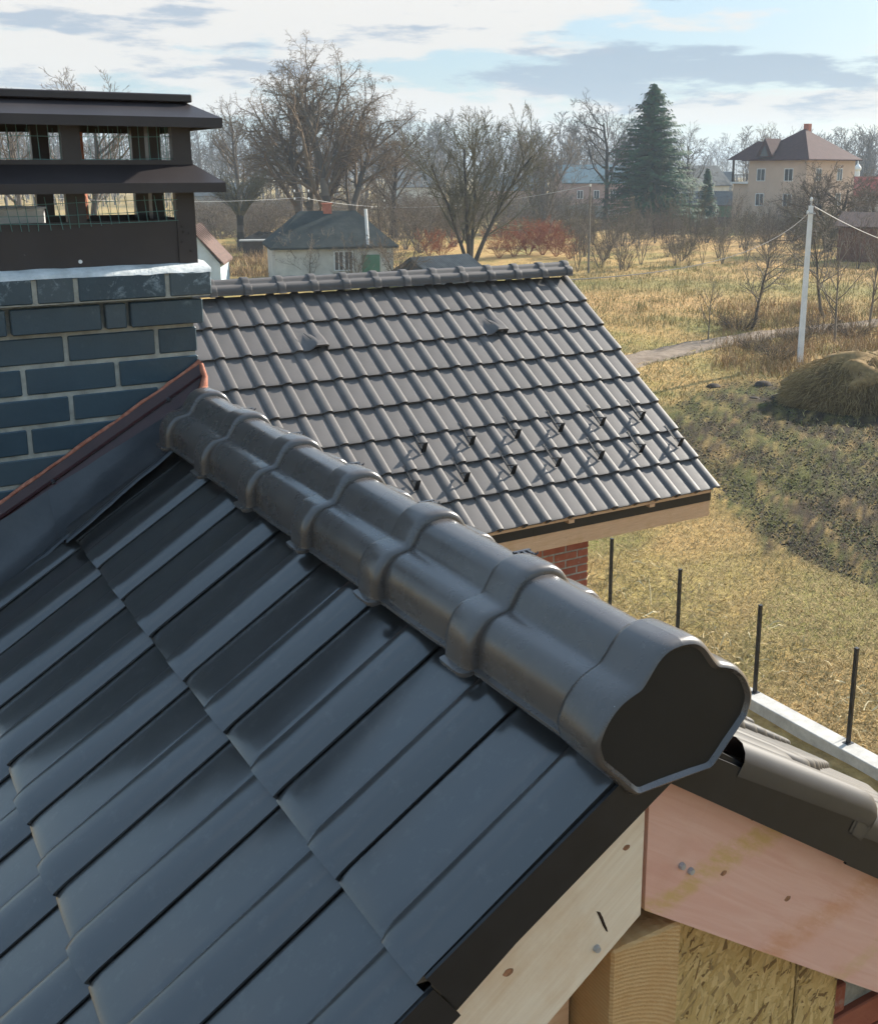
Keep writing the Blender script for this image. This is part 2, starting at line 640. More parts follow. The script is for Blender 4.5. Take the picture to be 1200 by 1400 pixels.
    flat('cable', (0.03, 0.03, 0.03), 0.6, 0.3, 0.1, 4)
    flat('white_cable', (0.55, 0.55, 0.53), 0.6, 0.3, 0.1, 4)
    # bark and twigs
    for nm, a, b in (('bark', (0.060, 0.048, 0.036), (0.13, 0.105, 0.080)), ('dark_bark', (0.030, 0.024, 0.018), (0.075, 0.060, 0.045)),
                     ('twig', (0.080, 0.060, 0.042), (0.150, 0.115, 0.080)), ('willow_twig', (0.095, 0.066, 0.040), (0.165, 0.115, 0.070)),
                     ('pale_twig', (0.13, 0.105, 0.080), (0.21, 0.175, 0.135)), ('olive_twig', (0.070, 0.063, 0.034), (0.130, 0.112, 0.064)),
                     ('red_twig', (0.17, 0.052, 0.024), (0.30, 0.095, 0.036)), ('far_twig', (0.055, 0.047, 0.042), (0.105, 0.090, 0.078))):
        q = NB(nm, 0.9, 0.15)
        g = q.n('ShaderNodeNewGeometry')
        q.color(q.mix(g.outputs['Random Per Island'], a, b))
    q = NB('needles', 0.75, 0.2)
    g = q.n('ShaderNodeNewGeometry')
    c = q.mix(g.outputs['Random Per Island'], (0.008, 0.040, 0.012), (0.024, 0.082, 0.024))
    q.color(c)
    # field covers
    for nm, a, b, c3 in (('dry_grass', (0.27, 0.185, 0.075), (0.47, 0.335, 0.155), (0.20, 0.16, 0.06)),
                         ('field_grass', (0.26, 0.205, 0.075), (0.42, 0.315, 0.145), (0.15, 0.155, 0.05)),
                         ('tall_grass', (0.27, 0.17, 0.08), (0.42, 0.27, 0.14), (0.18, 0.13, 0.06)),
                         ('weeds', (0.075, 0.090, 0.025), (0.14, 0.145, 0.05), (0.20, 0.15, 0.075)),
                         ('corn_leaf', (0.46, 0.36, 0.19), (0.66, 0.55, 0.34), (0.36, 0.26, 0.12)),
                         ('straw', (0.30, 0.20, 0.085), (0.50, 0.36, 0.17), (0.19, 0.125, 0.055))):
        q = NB(nm, 0.85, 0.2)
        g = q.n('ShaderNodeNewGeometry')
        r = g.outputs['Random Per Island']
        c = q.mix(r, a, b)
        r2 = q.math('FRACT', q.math('MULTIPLY', r, 7.31))
        patch = q.noise(0.45, 4, vec=g.outputs['Position'])
        c = q.mix(q.ramp(q.math('ADD', q.math('MULTIPLY', r2, 0.35), patch), 0.62, 0.86), c, c3)
        q.color(c)
        q.b.inputs['Subsurface Weight'].default_value = 0.0
    # field ground: cover painted per vertex (what grows or lies there), fine mottling here
    q = NB('field', 0.95, 0.1)
    g = q.n('ShaderNodeNewGeometry')
    pos = g.outputs['Position']
    at = q.n('ShaderNodeAttribute')
    at.attribute_name = 'cover'
    fine = q.noise(3.2, 9, 0.75, vec=pos)
    mid = q.noise(0.55, 6, 0.65, vec=pos)
    c = q.mix(q.ramp(fine, 0.32, 0.68), q.mix(1.0, at.outputs['Color'], (0.50, 0.48, 0.44), 'MULTIPLY'), q.mix(1.0, at.outputs['Color'], (1.30, 1.28, 1.22), 'MULTIPLY'))
    c = q.mix(q.math('MULTIPLY', q.ramp(mid, 0.50, 0.70), 0.45), c, q.mix(1.0, at.outputs['Color'], (0.70, 0.84, 0.60), 'MULTIPLY'))
    q.color(c)
    q.bump(q.math('ADD', fine, q.noise(14, 5, 0.7, vec=pos)), 0.8, 0.05)
    q = NB('track_soil', 0.95, 0.1)
    c = q.mix(q.ramp(q.noise(1.4, 8, 0.7), 0.35, 0.65), (0.135, 0.10, 0.072), (0.25, 0.195, 0.145))
    q.color(c)
    q.bump(q.noise(6, 6, 0.7), 0.7, 0.04)
    q = NB('hill_wood', 0.95, 0.1)
    q.color(q.mix(q.ramp(q.noise(0.02, 8, 0.7), 0.3, 0.7), (0.055, 0.052, 0.042), (0.11, 0.098, 0.075)))
    # background building colours
    flat('peach_render', (0.54, 0.40, 0.30), 0.9, 0.2, 0.07, 0.7)
    flat('maroon_roof', (0.060, 0.026, 0.025), 0.85, 0.12, 0.18, 2.0)
    flat('red_roof', (0.34, 0.075, 0.055), 0.9, 0.1, 0.15, 1.5)
    flat('green_paint', (0.10, 0.22, 0.13), 0.85, 0.2, 0.12, 1.2)
    flat('grey_slate', (0.085, 0.09, 0.09), 0.95, 0.08, 0.25, 1.8)
    flat('white_render', (0.52, 0.51, 0.46), 0.9, 0.2, 0.14, 1.1)
    flat('old_white', (0.54, 0.51, 0.45), 0.9, 0.2, 0.16, 1.3)
    flat('blue_white', (0.46, 0.54, 0.57), 0.9, 0.2, 0.14, 1.3)
    flat('pink_render', (0.38, 0.26, 0.22), 0.9, 0.2, 0.12, 1.0)
    flat('teal_roof', (0.10, 0.16, 0.18), 0.7, 0.3, 0.15, 1.5)
    flat('brown_wall', (0.17, 0.085, 0.06), 0.9, 0.2, 0.3, 2.0)
    flat('fence_grey', (0.25, 0.25, 0.235), 0.9, 0.2, 0.18, 1.2)
    flat('fence_dark', (0.10, 0.10, 0.10), 0.9, 0.2, 0.25, 1.2)
    flat('window_glass', (0.035, 0.045, 0.055), 0.12, 0.6, 0.3, 2.0)
    flat('white_paint', (0.70, 0.70, 0.68), 0.6, 0.3, 0.08, 3.0)
    flat('wood_dark', (0.055, 0.042, 0.032), 0.8, 0.2, 0.3, 5.0)
    flat('weathered_pole', (0.17, 0.145, 0.12), 0.9, 0.2, 0.3, 5.0)
    flat('knot_wood', (0.040, 0.022, 0.014), 0.8, 0.2, 0.5, 60.0)
    flat('brown_knot', (0.30, 0.14, 0.07), 0.7, 0.3, 0.5, 120.0)
    flat('heap_body', (0.22, 0.145, 0.065), 0.95, 0.1, 0.4, 5.0)
    flat('soil_heap', (0.060, 0.048, 0.038), 0.95, 0.1, 0.35, 3.0)
    # old mossy roof sheets of the cottage
    q = NB('moss_roof', 0.95, 0.08)
    c = q.mix(q.ramp(q.noise(1.2, 6, 0.65), 0.3, 0.7), (0.026, 0.032, 0.031), (0.052, 0.058, 0.054))
    c = q.mix(q.math('MULTIPLY', q.ramp(q.noise(5, 5, 0.7), 0.62, 0.75), 0.5), c, (0.20, 0.21, 0.18))
    q.color(c)
    q = NB('rust_roof', 0.8, 0.25)
    c = q.mix(q.ramp(q.noise(2.2, 6, 0.65, vec=q.mapped((4, 1, 0.6))), 0.3, 0.7), (0.055, 0.034, 0.028), (0.15, 0.085, 0.062))
    q.color(c)


make_materials()

# ------------------------------------------------------------------ the ground
def fbm(x, y, s, seed=0.0, octs=4):
    return mnoise.fractal(Vector((x * s + seed, y * s - seed, seed * 0.37)), 1.0, 2.0, octs)


def inside(poly, X, Y):
    r = np.zeros(X.shape, bool)
    n = len(poly)
    for i in range(n):
        x0, y0 = poly[i]
        x1, y1 = poly[(i + 1) % n]
        c = ((y0 > Y) != (y1 > Y)) & (X < (x1 - x0) * (Y - y0) / (y1 - y0 + 1e-12) + x0)
        r ^= c
    return r


def dist_line(pts, X, Y):
    best = np.full(X.shape, 1e9)
    for (x0, y0), (x1, y1) in zip(pts[:-1], pts[1:]):
        dx, dy = x1 - x0, y1 - y0
        t = np.clip(((X - x0) * dx + (Y - y0) * dy) / (dx * dx + dy * dy), 0, 1)
        best = np.minimum(best, np.hypot(X - x0 - t * dx, Y - y0 - t * dy))
    return best


PLOUGH = [tuple(ground_at(*p)[:2]) for p in ((905, 560), (985, 522), (1100, 518), (1215, 545), (1330, 600), (1330, 900), (1210, 812), (1120, 775), (1030, 730), (985, 690), (940, 640))]
TRACK = [tuple(ground_at(*p)[:2]) for p in ((640, 560), (770, 520), (865, 492), (950, 473), (1050, 458), (1130, 449), (1210, 441), (1400, 425))]
view_az = math.atan2(CF.x, CF.y)


def lerp3(a, b, t):
    return a + (b - a) * t[..., None]


def sstep(x, a, b):
    t = np.clip((x - a) / (b - a), 0, 1)
    return t * t * (3 - 2 * t)


def ground_height(x, y):
    d = math.hypot(x, y)
    k = min(1.0, max(0.0, (d - 22) / 60))
    return 0.05 * fbm(x, y, 0.35, 3.0) * min(1, d / 8) + k * 0.35 * fbm(x, y, 0.035, 9.0, 3)


def build_ground():
    a0 = np.radians(np.linspace(-36, 36, 300))
    a1 = np.radians(np.linspace(36, 324, 60))[1:-1]
    az = np.concatenate([a0, a1]) + view_az
    rr = np.concatenate([[0.0], np.geomspace(2.0, 2550, 330)])
    na, nr = len(az), len(rr)
    X = rr[:, None] * np.sin(az)[None]
    Y = rr[:, None] * np.cos(az)[None]
    Z = np.empty_like(X)
    Wb = np.empty_like(X)
    Wl = np.empty_like(X)
    for i in range(nr):
        for j in range(na):
            Z[i, j] = ground_height(X[i, j], Y[i, j])
            Wb[i, j] = fbm(X[i, j], Y[i, j], 0.22, 5.5)
            Wl[i, j] = fbm(X[i, j], Y[i, j], 0.07, 15.5)
    D = np.hypot(X, Y)
    # wobbling border of the tilled strip
    wx, wy = X + Wb * 2.6 + Wl * 1.5, Y + np.roll(Wb, 9, 1) * 2.6
    till = inside(PLOUGH, wx, wy).astype(float)
    for _ in range(2):
        till = (till + np.roll(till, 1, 0) + np.roll(till, -1, 0) + np.roll(till, 1, 1) + np.roll(till, -1, 1)) / 5
    Z += till * (np.sin((X * 0.9 - Y * 0.45) * 4.2) * 0.03 + Wb * 0.05)
    straw = np.array([0.40, 0.262, 0.105])
    olive = np.array([0.30, 0.25, 0.085])
    green = np.array([0.165, 0.175, 0.055])
    rusty = np.array([0.47, 0.285, 0.125])
    soil = np.array([0.034, 0.023, 0.015])
    weedy = np.array([0.074, 0.074, 0.022])
    C = np.broadcast_to(straw, X.shape + (3,)).copy()
    C = lerp3(C, olive, sstep(Wb, 0.05, 0.6) * 0.7)
    C = lerp3(C, green, sstep(np.roll(Wb, 37, 1) + Wl * 0.5, 0.22, 0.6) * 0.75)
    C = lerp3(C, rusty, sstep(-Wl, 0.05, 0.45) * 0.7)
    midf = sstep(D, 55, 62) * (1 - sstep(D, 80, 95))
    C = lerp3(C, rusty, midf * 0.55 * sstep(Wb, -0.4, 0.3))
    belt = np.exp(-((D - 76) / 5.0) ** 2)
    C = lerp3(C, green, belt * 0.7)
    C = lerp3(C, np.array([0.30, 0.235, 0.105]), sstep(D, 110, 220) * 0.6)
    added_dark_earth = (1 - sstep(X + Wb * 0.8, 9.5, 10.9)) * (1 - sstep(np.hypot(X, Y - 4) - 30 * sstep(-X, -2, 12), 26, 36))  # dark earth round the house, added to dim what the glaze reflects
    C = lerp3(C, np.array([0.10, 0.082, 0.062]), added_dark_earth * 0.9)
    tcol = lerp3(np.broadcast_to(soil, C.shape), weedy, sstep(np.roll(Wb, 11, 0) + nrg.normal(0, 0.28, X.shape), -0.25, 0.45))
    till = np.clip(till * (1 + nrg.normal(0, 0.22, X.shape)), 0, 1)
    C = C * (1 - till[..., None]) + tcol * till[..., None]
    V = np.stack([X, Y, Z], -1).reshape(-1, 3)
    idx = np.arange(nr * na).reshape(nr, na)
    a, b = idx[:-1], np.roll(idx, -1, 1)[:-1]
    c, d = np.roll(idx, -1, 1)[1:], idx[1:]
    F = np.stack([a, d, c, b], -1).reshape(-1, 4)
    me = np_mesh('ground', V, F, True)
    ca = me.color_attributes.new('cover', 'FLOAT_COLOR', 'POINT')
    ca.data.foreach_set('color', np.concatenate([C.reshape(-1, 3), np.ones((nr * na, 1))], 1).astype(np.float32).ravel())
    o = mesh_obj('ground', me, 'field')
    tag(o, 'wide flat field of dry and green winter grass', None, None, 'structure')


build_ground()


def build_track():
    rows = []
    pts = [Vector((x, y, 0)) for x, y in TRACK]
    dense = []
    for i in range(len(pts) - 1):
        for k in range(14):
            dense.append(pts[i].lerp(pts[i + 1], k / 14))
    for i, p in enumerate(dense):
        d = (dense[min(i + 1, len(dense) - 1)] - dense[max(i - 1, 0)]).normalized()
        nrm = Vector((-d.y, d.x, 0))
        row = []
        for s in range(-8, 9):
            t = s / 8
            w = 1.0 * (1 + 0.22 * fbm(p.x, p.y, 0.3, 2.0 + t))
            q = p + nrm * (t * w)
            rut = -0.055 * (math.exp(-((abs(t) - 0.52) / 0.16) ** 2))
            edge = -0.10 if abs(s) == 8 else 0.0
            row.append((q.x, q.y, ground_height(q.x, q.y) + 0.06 + rut + edge + 0.03 * fbm(q.x, q.y, 1.3, 8)))
        rows.append(row)
    o = MB().grid(rows).build('dirt_track', 'track_soil', smooth=80)
    tag(o, 'bare dirt track with two wheel ruts crossing the field', None, None, 'structure')


build_track()


def build_hills():
    az = np.radians(np.linspace(-60, 60, 240)) + view_az
    rr = np.linspace(1250, 2500, 16)
    rows = []
    for r in rr:
        row = []
        for a in az:
            x, y = r * math.sin(a), r * math.cos(a)
            t = (r - 1250) / 1250
            h = 44 * math.sin(min(1, t * 1.6) * math.pi / 2) * (0.62 + 0.35 * fbm(x, y, 0.0011, 4.0, 3)) + 5 * fbm(x, y, 0.03, 1.0, 3) * min(1, t * 4)
            row.append((x, y, max(-0.5, h) - 0.5))
        rows.append(row)
    o = MB().grid(rows).build('hills', 'hill_wood', smooth=80)
    tag(o, 'low wooded hills fading into haze at the horizon', None, None, 'structure')


build_hills()

# ------------------------------------------------------------------ roof tiles (clay, flat pan with a roll on one side)
TW, TE, TL = 0.24, 0.3733, 0.4233         # cover width, exposed length, length
STEP = 0.022
A_NEAR, A_FAR = 0.609, 0.6294
A0 = Vector((0.529, 2.924, H - 0.965))    # tips of the tiles in the two roofs
B0 = Vector((7.060, 9.315, H - 1.336))
XR = 0.917                                # near ridge line


def tile_mesh(name, skirt=False, roll_left=False, vent=False, step=STEP, low=False):
    prof = [(-0.030, -0.012), (-0.002, -0.012), (0.0005, -0.004), (0.003, 0.0), (0.03, 0.0016), (0.075, 0.0026), (0.12, 0.0016), (0.145, 0.0006),
            (0.1480, -0.0012), (0.1505, 0.0003), (0.1535, -0.0020), (0.1562, 0.0010), (0.1590, 0.0062), (0.1635, 0.0108), (0.1705, 0.0148), (0.180, 0.0180), (0.191, 0.0202), (0.203, 0.0213),
            (0.2140, 0.0212), (0.2235, 0.0200), (0.2312, 0.0182), (0.2366, 0.0158), (0.2393, 0.0130), (0.2400, 0.0095), (0.2400, 0.0015), (0.2380, 0.0010)]
    if low:
        prof = prof[:6] + [(0.115, 0.0018), (0.138, 0.0008), (0.1410, -0.0012), (0.1430, 0.0004), (0.1455, -0.0020), (0.1468, 0.0006), (0.1482, 0.0100), (0.1505, 0.0160), (0.1545, 0.0205),
                           (0.1600, 0.0236), (0.1670, 0.0254), (0.176, 0.0262), (0.187, 0.0258), (0.198, 0.0242), (0.2090, 0.0214), (0.2190, 0.0177), (0.2280, 0.0134), (0.2350, 0.0092), (0.2400, 0.0050), (0.2400, 0.0006), (0.2380, 0.0002)]
    if roll_left:
        prof = [(0.0, -0.012), (0.0, 0.010), (0.006, 0.022), (0.018, 0.032), (0.034, 0.035), (0.050, 0.030), (0.062, 0.018), (0.069, 0.006), (0.075, 0.002)] + prof[6:]
    if skirt:
        prof = prof[:-2] + [(0.2400, 0.004), (0.2400, -0.020)]
    st = [0.0, 0.10, 0.20, 0.30, 0.36, TL - 0.026, TL - 0.012, TL - 0.004, TL]
    mb = MB()
    rows = []
    for v in st:
        row = []
        for i, (t, h) in enumerate(prof):
            base = -step * (TL - v) / TE
            endk = max(0.0, (v - (TL - 0.026)) / 0.026)
            rib = (0.146 if low else 0.157) < t < 0.2405
            if h > -0.05:
                hh = h - 0.0050 * endk ** 2 if not rib else h * (1 - 0.06 * endk ** 2 - 0.85 * endk ** 2 * max(0, ((0.165 if low else 0.181) - t) / 0.020)) - 0.002 * endk ** 2
            else:
                hh = h
            vv = v
            if h < -0.05:
                vv = 0.035 + (v / TL) * (TL - 0.055)
            if vent and 0.06 < t < 0.24:
                k = sstep(np.array(v), 0.20, 0.40).item() * (0.5 - 0.5 * math.cos(min(1, (t - 0.06) / 0.05) * math.pi)) * (1 if t < 0.225 else 0.75)
                hh = max(hh, 0.030 + 0.030 * k) if t > 0.11 and v > 0.22 else hh + 0.038 * k
            row.append((vv, t, hh + base))
        rows.append(row)
    # leading lower edge (thickness)
    rows.append([(TL - 0.012, p[1], p[2] - (step + 0.002 if t < 0.2385 else 0.010)) for p, (t, h) in zip(rows[-1], prof)])
    rows.append([(TL - 0.05, p[1], p[2] + (0.003 if t < 0.2385 else 0.006)) for p, (t, h) in zip(rows[-1], prof)])
    mb.grid(rows)
    me = mb.mesh(name, 48)
    return fix(me)


def slope_matrix(origin, v, t, n):
    return Matrix(((v.x, t.x, n.x, origin.x), (v.y, t.y, n.y, origin.y), (v.z, t.z, n.z, origin.z), (0, 0, 0, 1)))


def up_normals(me):
    """make sure the top of a tile faces +z"""
    s = sum(p.normal.z * p.area for p in me.polygons)
    if s < 0:
        me.flip_normals()
    return me


ME_TILE = up_normals(tile_mesh('roof_tile', low=True))
ME_VERGE = up_normals(tile_mesh('verge_tile', skirt=True, low=True))
ME_VERGE_L = up_normals(tile_mesh('verge_roll_tile', roll_left=True))
ME_VENT = up_normals(tile_mesh('vent_tile', vent=True, step=0.033))
ME_TILE_R = ME_TILE.copy()
ME_TILE_F = up_normals(tile_mesh('roof_tile', step=0.033))
ME_VERGE_F = up_normals(tile_mesh('verge_tile', skirt=True, step=0.033))
for me_, mt in ((ME_TILE, 'tile_glaze'), (ME_VERGE, 'tile_glaze'), (ME_VERGE_L, 'side_glaze'), (ME_TILE_R, 'side_glaze'), (ME_VENT, 'sunlit_far_glaze'), (ME_TILE_F, 'sunlit_far_glaze'), (ME_VERGE_F, 'sunlit_far_glaze')):
    me_.materials.append(MATS[mt])


def lay_tile(name, me, tip, v, t, n, parent, off, jit=0.0012):
    o = bpy.data.objects.new(name, me)
    COL.objects.link(o)
    o.parent = parent
    org = tip - t * TW - v * TL + v * rnd.uniform(-jit, jit) + n * rnd.uniform(-jit * 0.6, jit * 0.6)
    a = rnd.uniform(-1, 1) * jit * 1.6
    b = rnd.uniform(-1, 1) * jit * 1.8
    v2 = (v + t * a + n * b).normalized()
    t2 = n.cross(v2).normalized()
    n2 = v2.cross(t2)
    o.matrix_basis = Matrix.Translation(off) @ slope_matrix(org, v2, t2, n2)
    return o


# ridge cap: three-lobed section with a wide collar at one end
def smooth_pts(ctrl, n=4):
    """Catmull-Rom through the control points"""
    out = []
    c = [ctrl[0]] + list(ctrl) + [ctrl[-1]]
    for i in range(1, len(c) - 2):
        p0, p1, p2, p3 = c[i - 1], c[i], c[i + 1], c[i + 2]
        for k in range(n):
            t = k / n
            out.append(tuple(0.5 * (2 * p1[a] + (p2[a] - p0[a]) * t + (2 * p0[a] - 5 * p1[a] + 4 * p2[a] - p3[a]) * t * t + (3 * p1[a] - p0[a] - 3 * p2[a] + p3[a]) * t ** 3) for a in (0, 1)))
    out.append(tuple(ctrl[-1]))
    return out


def cap_section():
    half = [(0.0, 0.0), (0.020, -0.003), (0.037, -0.014), (0.049, -0.0325), (0.058, -0.0455), (0.072, -0.0490), (0.090, -0.054), (0.105, -0.069), (0.113, -0.090), (0.1145, -0.108), (0.1145, -0.124)]
    pts = smooth_pts(half, 3) + [(0.1150, -0.1275), (0.124, -0.1295), (0.124, -0.133)]
    return [(-x, z) for x, z in pts[:0:-1]] + pts


SECT = cap_section()


def cap_mesh(name, pitch, mat, over=0.035):
    # local x = along the ridge away from the collar end, y across, z up (crest 0)
    stations = [(0.0, 1.10, -0.012), (0.0, 1.145, 0), (0.003, 1.158, 0), (0.010, 1.165, 0), (0.030, 1.17, 0), (0.054, 1.172, 0), (0.062, 1.165, 0), (0.068, 1.145, 0), (0.0715, 1.11, 0), (0.073, 1.06, 0), (0.0735, 1.005, 0), (0.090, 0.999, 0), (0.16, 1.0, 0), (0.24, 0.995, 0), (pitch, 0.985, 0), (pitch + over, 0.98, 0)]
    rows = []
    for s, k, inset in stations:
        row = []
        for x, z in SECT:
            cx, cz = 0.0, -0.085
            kx = kz = k
            if z < -0.115:
                kz = 1 + (k - 1) * 0.5
            row.append((s, x * kx + cx, cz + (z - cz) * kz))
        rows.append(row)
    mb = MB().grid(rows)
    # thickness lip along both lower edges
    for side in (0, -1):
        lip = [[r[side] for r in rows[1:]], [(r[side][0], r[side][1] * 0.985, r[side][2] - 0.004) for r in rows[1:]], [(r[side][0], r[side][1] * 0.90, r[side][2] - 0.002) for r in rows[1:]]]
        mb.grid(lip)
    me = up_normals(fix(mb.mesh(name, 42)))
    me.materials.append(MATS[mat])
    return me


def clip_mesh():
    mb = MB()
    for k in (-1, 0, 1):
        mb.box(-0.016, 0.010, k * 0.010 - 0.0022, k * 0.010 + 0.0022, 0.000, 0.0035)
        mb.tube([(0.006, k * 0.010, 0.002), (0.013, k * 0.010 + 0.002, 0.005), (0.012, k * 0.010 + 0.003, 0.008)], 0.0016, 5)
    mb.box(-0.018, -0.012, -0.016, 0.016, 0.0, 0.004)
    return fix(mb.mesh('ridge_clip'))


ME_CLIP = clip_mesh()
ME_CLIP.materials.append(MATS['clip_metal'])

# ------------------------------------------------------------------ near house: gable wing under the camera
house = thing('house', 'near gable end of house under construction with dark glazed tile roof and bare timber boards', 'house', (XR, 1.10, 0))
HO = -house.location
ca_, sa_ = math.cos(A_NEAR), math.sin(A_NEAR)
tn_ = math.tan(A_NEAR)
VL, TLd, NL = Vector((-ca_, 0, -sa_)), Vector((0, -1, 0)), Vector((-sa_, 0, ca_))
VR, TRd, NR = Vector((ca_, 0, -sa_)), Vector((0, 1, 0)), Vector((sa_, 0, ca_))
slope_l = sub('roof_slope', house, 'shaded left roof slope of large dark tiles')
slope_r = sub('roof_slope', house, 'sunlit right roof slope falling away behind the ridge')
for row in range(8):
    for k in range(-1, 9):
        tip = A0 + Vector((0, -TW * k, 0)) + VL * (TE * row)
        lay_tile('roof_tile' if k < 8 else 'verge_tile', ME_TILE if k < 8 else ME_VERGE, tip, VL, TLd, NL, slope_l, HO)
AR = Vector((1.362, 0, H - 0.703 - (1.362 - XR) * tn_))
for row in range(9):
    for k in range(12):
        tip = Vector((AR.x, 1.000 + TW * (k + 1), AR.z)) + VR * (TE * row)
        o = lay_tile('roof_tile' if k else 'verge_tile', ME_TILE_R if k else ME_VERGE_L, tip, VR, TRd, NR, slope_r, HO)
        if row == 0:                        # cut short under the ridge
            o.matrix_basis = o.matrix_basis @ Matrix.Translation((TL * 0.15, 0, 0)) @ Matrix.Diagonal((0.85, 1, 1, 1))
# roofing felt / deck closing the roof below the tiles
for sgn, par in ((-1, slope_l), (1, slope_r)):
    rows = []
    for yy in (1.10, 3.9):
        rows.append([(XR + sgn * s * ca_, yy, H - 0.703 - s * sa_ - 0.075) for s in (0.0, 3.6)])
    MB().grid(rows).build('roof_underlay', 'black_metal', par, loc=HO)

ridge = sub('ridge', house)
ME_CAP = cap_mesh('ridge_cap', 0.3215, 'ridge_glaze')
CREST = H - 0.606
for i in range(6):
    y0 = 2.985 - 0.3215 * i
    o = bpy.data.objects.new('ridge_cap', ME_CAP)
    COL.objects.link(o)
    o.parent = ridge
    v, t, n = Vector((0, -1, rnd.uniform(-0.004, 0.004))).normalized(), Vector((1, 0, 0)), Vector((0, 0, 1))
    o.matrix_basis = Matrix.Translation(HO) @ slope_matrix(Vector((XR + rnd.uniform(-0.0015, 0.0015), y0, CREST + rnd.uniform(-0.001, 0.001))), v, t, n)
    c = bpy.data.objects.new('ridge_clip', ME_CLIP)
    COL.objects.link(c)
    c.parent = ridge
    if i > 0:
        c.matrix_basis = Matrix.Translation(HO) @ slope_matrix(Vector((XR + 0.022, y0 + 0.004, CREST + 0.003)), v, t, n)
    else:
        bpy.data.objects.remove(c)

# moulded end cap: rim, face plate
OUT = [(0.0, -0.600), (0.022, -0.603), (0.040, -0.614), (0.056, -0.633), (0.068, -0.646), (0.083, -0.652), (0.101, -0.661), (0.119, -0.679), (0.130, -0.702), (0.131, -0.717), (0.125, -0.736)]
OUT = smooth_pts(OUT, 3) + [(0.110, -0.752), (0.095, -0.767), (0.080, -0.783), (0.068, -0.7945), (0.062, -0.797), (0.030, -0.797)]
OUT = OUT + [(-x, z) for x, z in OUT[:0:-1]]
END_OUT = [(XR + x * 1.04, H - 0.70 + (z + 0.70) * 1.05) for x, z in OUT]
ccx, ccz = XR, H - 0.70


def scaled(pts, d, y):
    r = []
    for x, z in pts:
        dx, dz = x - ccx, z - ccz
        L_ = math.hypot(dx, dz)
        r.append((ccx + dx * (1 - d / L_), y, ccz + dz * (1 - d / L_)))
    return r


rows = [scaled(END_OUT, 0.006, 1.075), scaled(END_OUT, 0.001, 1.073), scaled(END_OUT, 0.0, 1.066), scaled(END_OUT, -0.002, 1.02), scaled(END_OUT, -0.002, 0.997), scaled(END_OUT, 0.0, 0.991), scaled(END_OUT, 0.004, 0.987), scaled(END_OUT, 0.006, 0.9862), scaled(END_OUT, 0.0085, 0.989), scaled(END_OUT, 0.012, 0.9925)]
rows = [r + [r[0]] for r in rows]
endcap = sub('end_cap', house)
MB().grid(rows).build('rim', 'ridge_glaze', endcap, smooth=60, loc=HO)
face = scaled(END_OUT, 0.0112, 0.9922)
MB().add(face + [(ccx, 0.9905, ccz)], [(i, (i + 1) % len(face), len(face)) for i in range(len(face))]).build('face_plate', 'shaded_cap_face', endcap, smooth=60, loc=HO)

# barge boards: left bare, right primed pink; each board has its own frame with x along the grain


def board(name, mat, parent, origin, xdir, zdir, length, depth, thick, off, cut=None, label=None):
    """origin: upper start; board spans x 0..length, z -depth..0, y 0..thick (going inward)"""
    xd, zd = Vector(xdir).normalized(), Vector(zdir).normalized()
    yd = zd.cross(xd)
    c0, c1 = cut if cut else (0.0, 0.0)
    out2 = [(c0, 0), (length, 0), (length, -depth), (c1, -depth)]
    mb = MB()
    mb.prism(out2, 'y', 0.0, thick)
    me = fix(mb.mesh(name))
    o = mesh_obj(name, me, mat, parent)
    o.matrix_basis = Matrix.Translation(off) @ slope_matrix(Vector(origin), xd, yd, zd)
    if label:
        o['label'] = label
    return o


BY = 1.04
zj = H - 1.035                              # lower end of the mitre joint
DB = 0.235                                  # board depth
ztop = zj + DB / ca_
tn = math.tan(A_NEAR)
xl = Vector((ca_, 0, -sa_))
# right board: x runs down-right
board('barge_board', 'primed_timber', house, (XR + 0.002, BY, ztop), (ca_, 0, -sa_), (sa_, 0, ca_), 3.3, DB, 0.05, HO, cut=(0.0, DB * tn), label='pink primed right gable board with bare streaks')
# left board: mirrored, so x runs up-right towards the joint
o = board('barge_board', 'pale_timber', house, (XR - 0.009 - 3.3 * ca_, BY - 0.004, ztop - 3.3 * sa_), (ca_, 0, sa_), (-sa_, 0, ca_), 3.3, DB, 0.05, HO, label='bare pale left gable board with a dark knot')
me = o.data
for v_ in me.vertices:                      # plumb cut at the joint
    if v_.co.x > 3.2 and v_.co.z < -0.1:
        v_.co.x = 3.3 - DB * tn
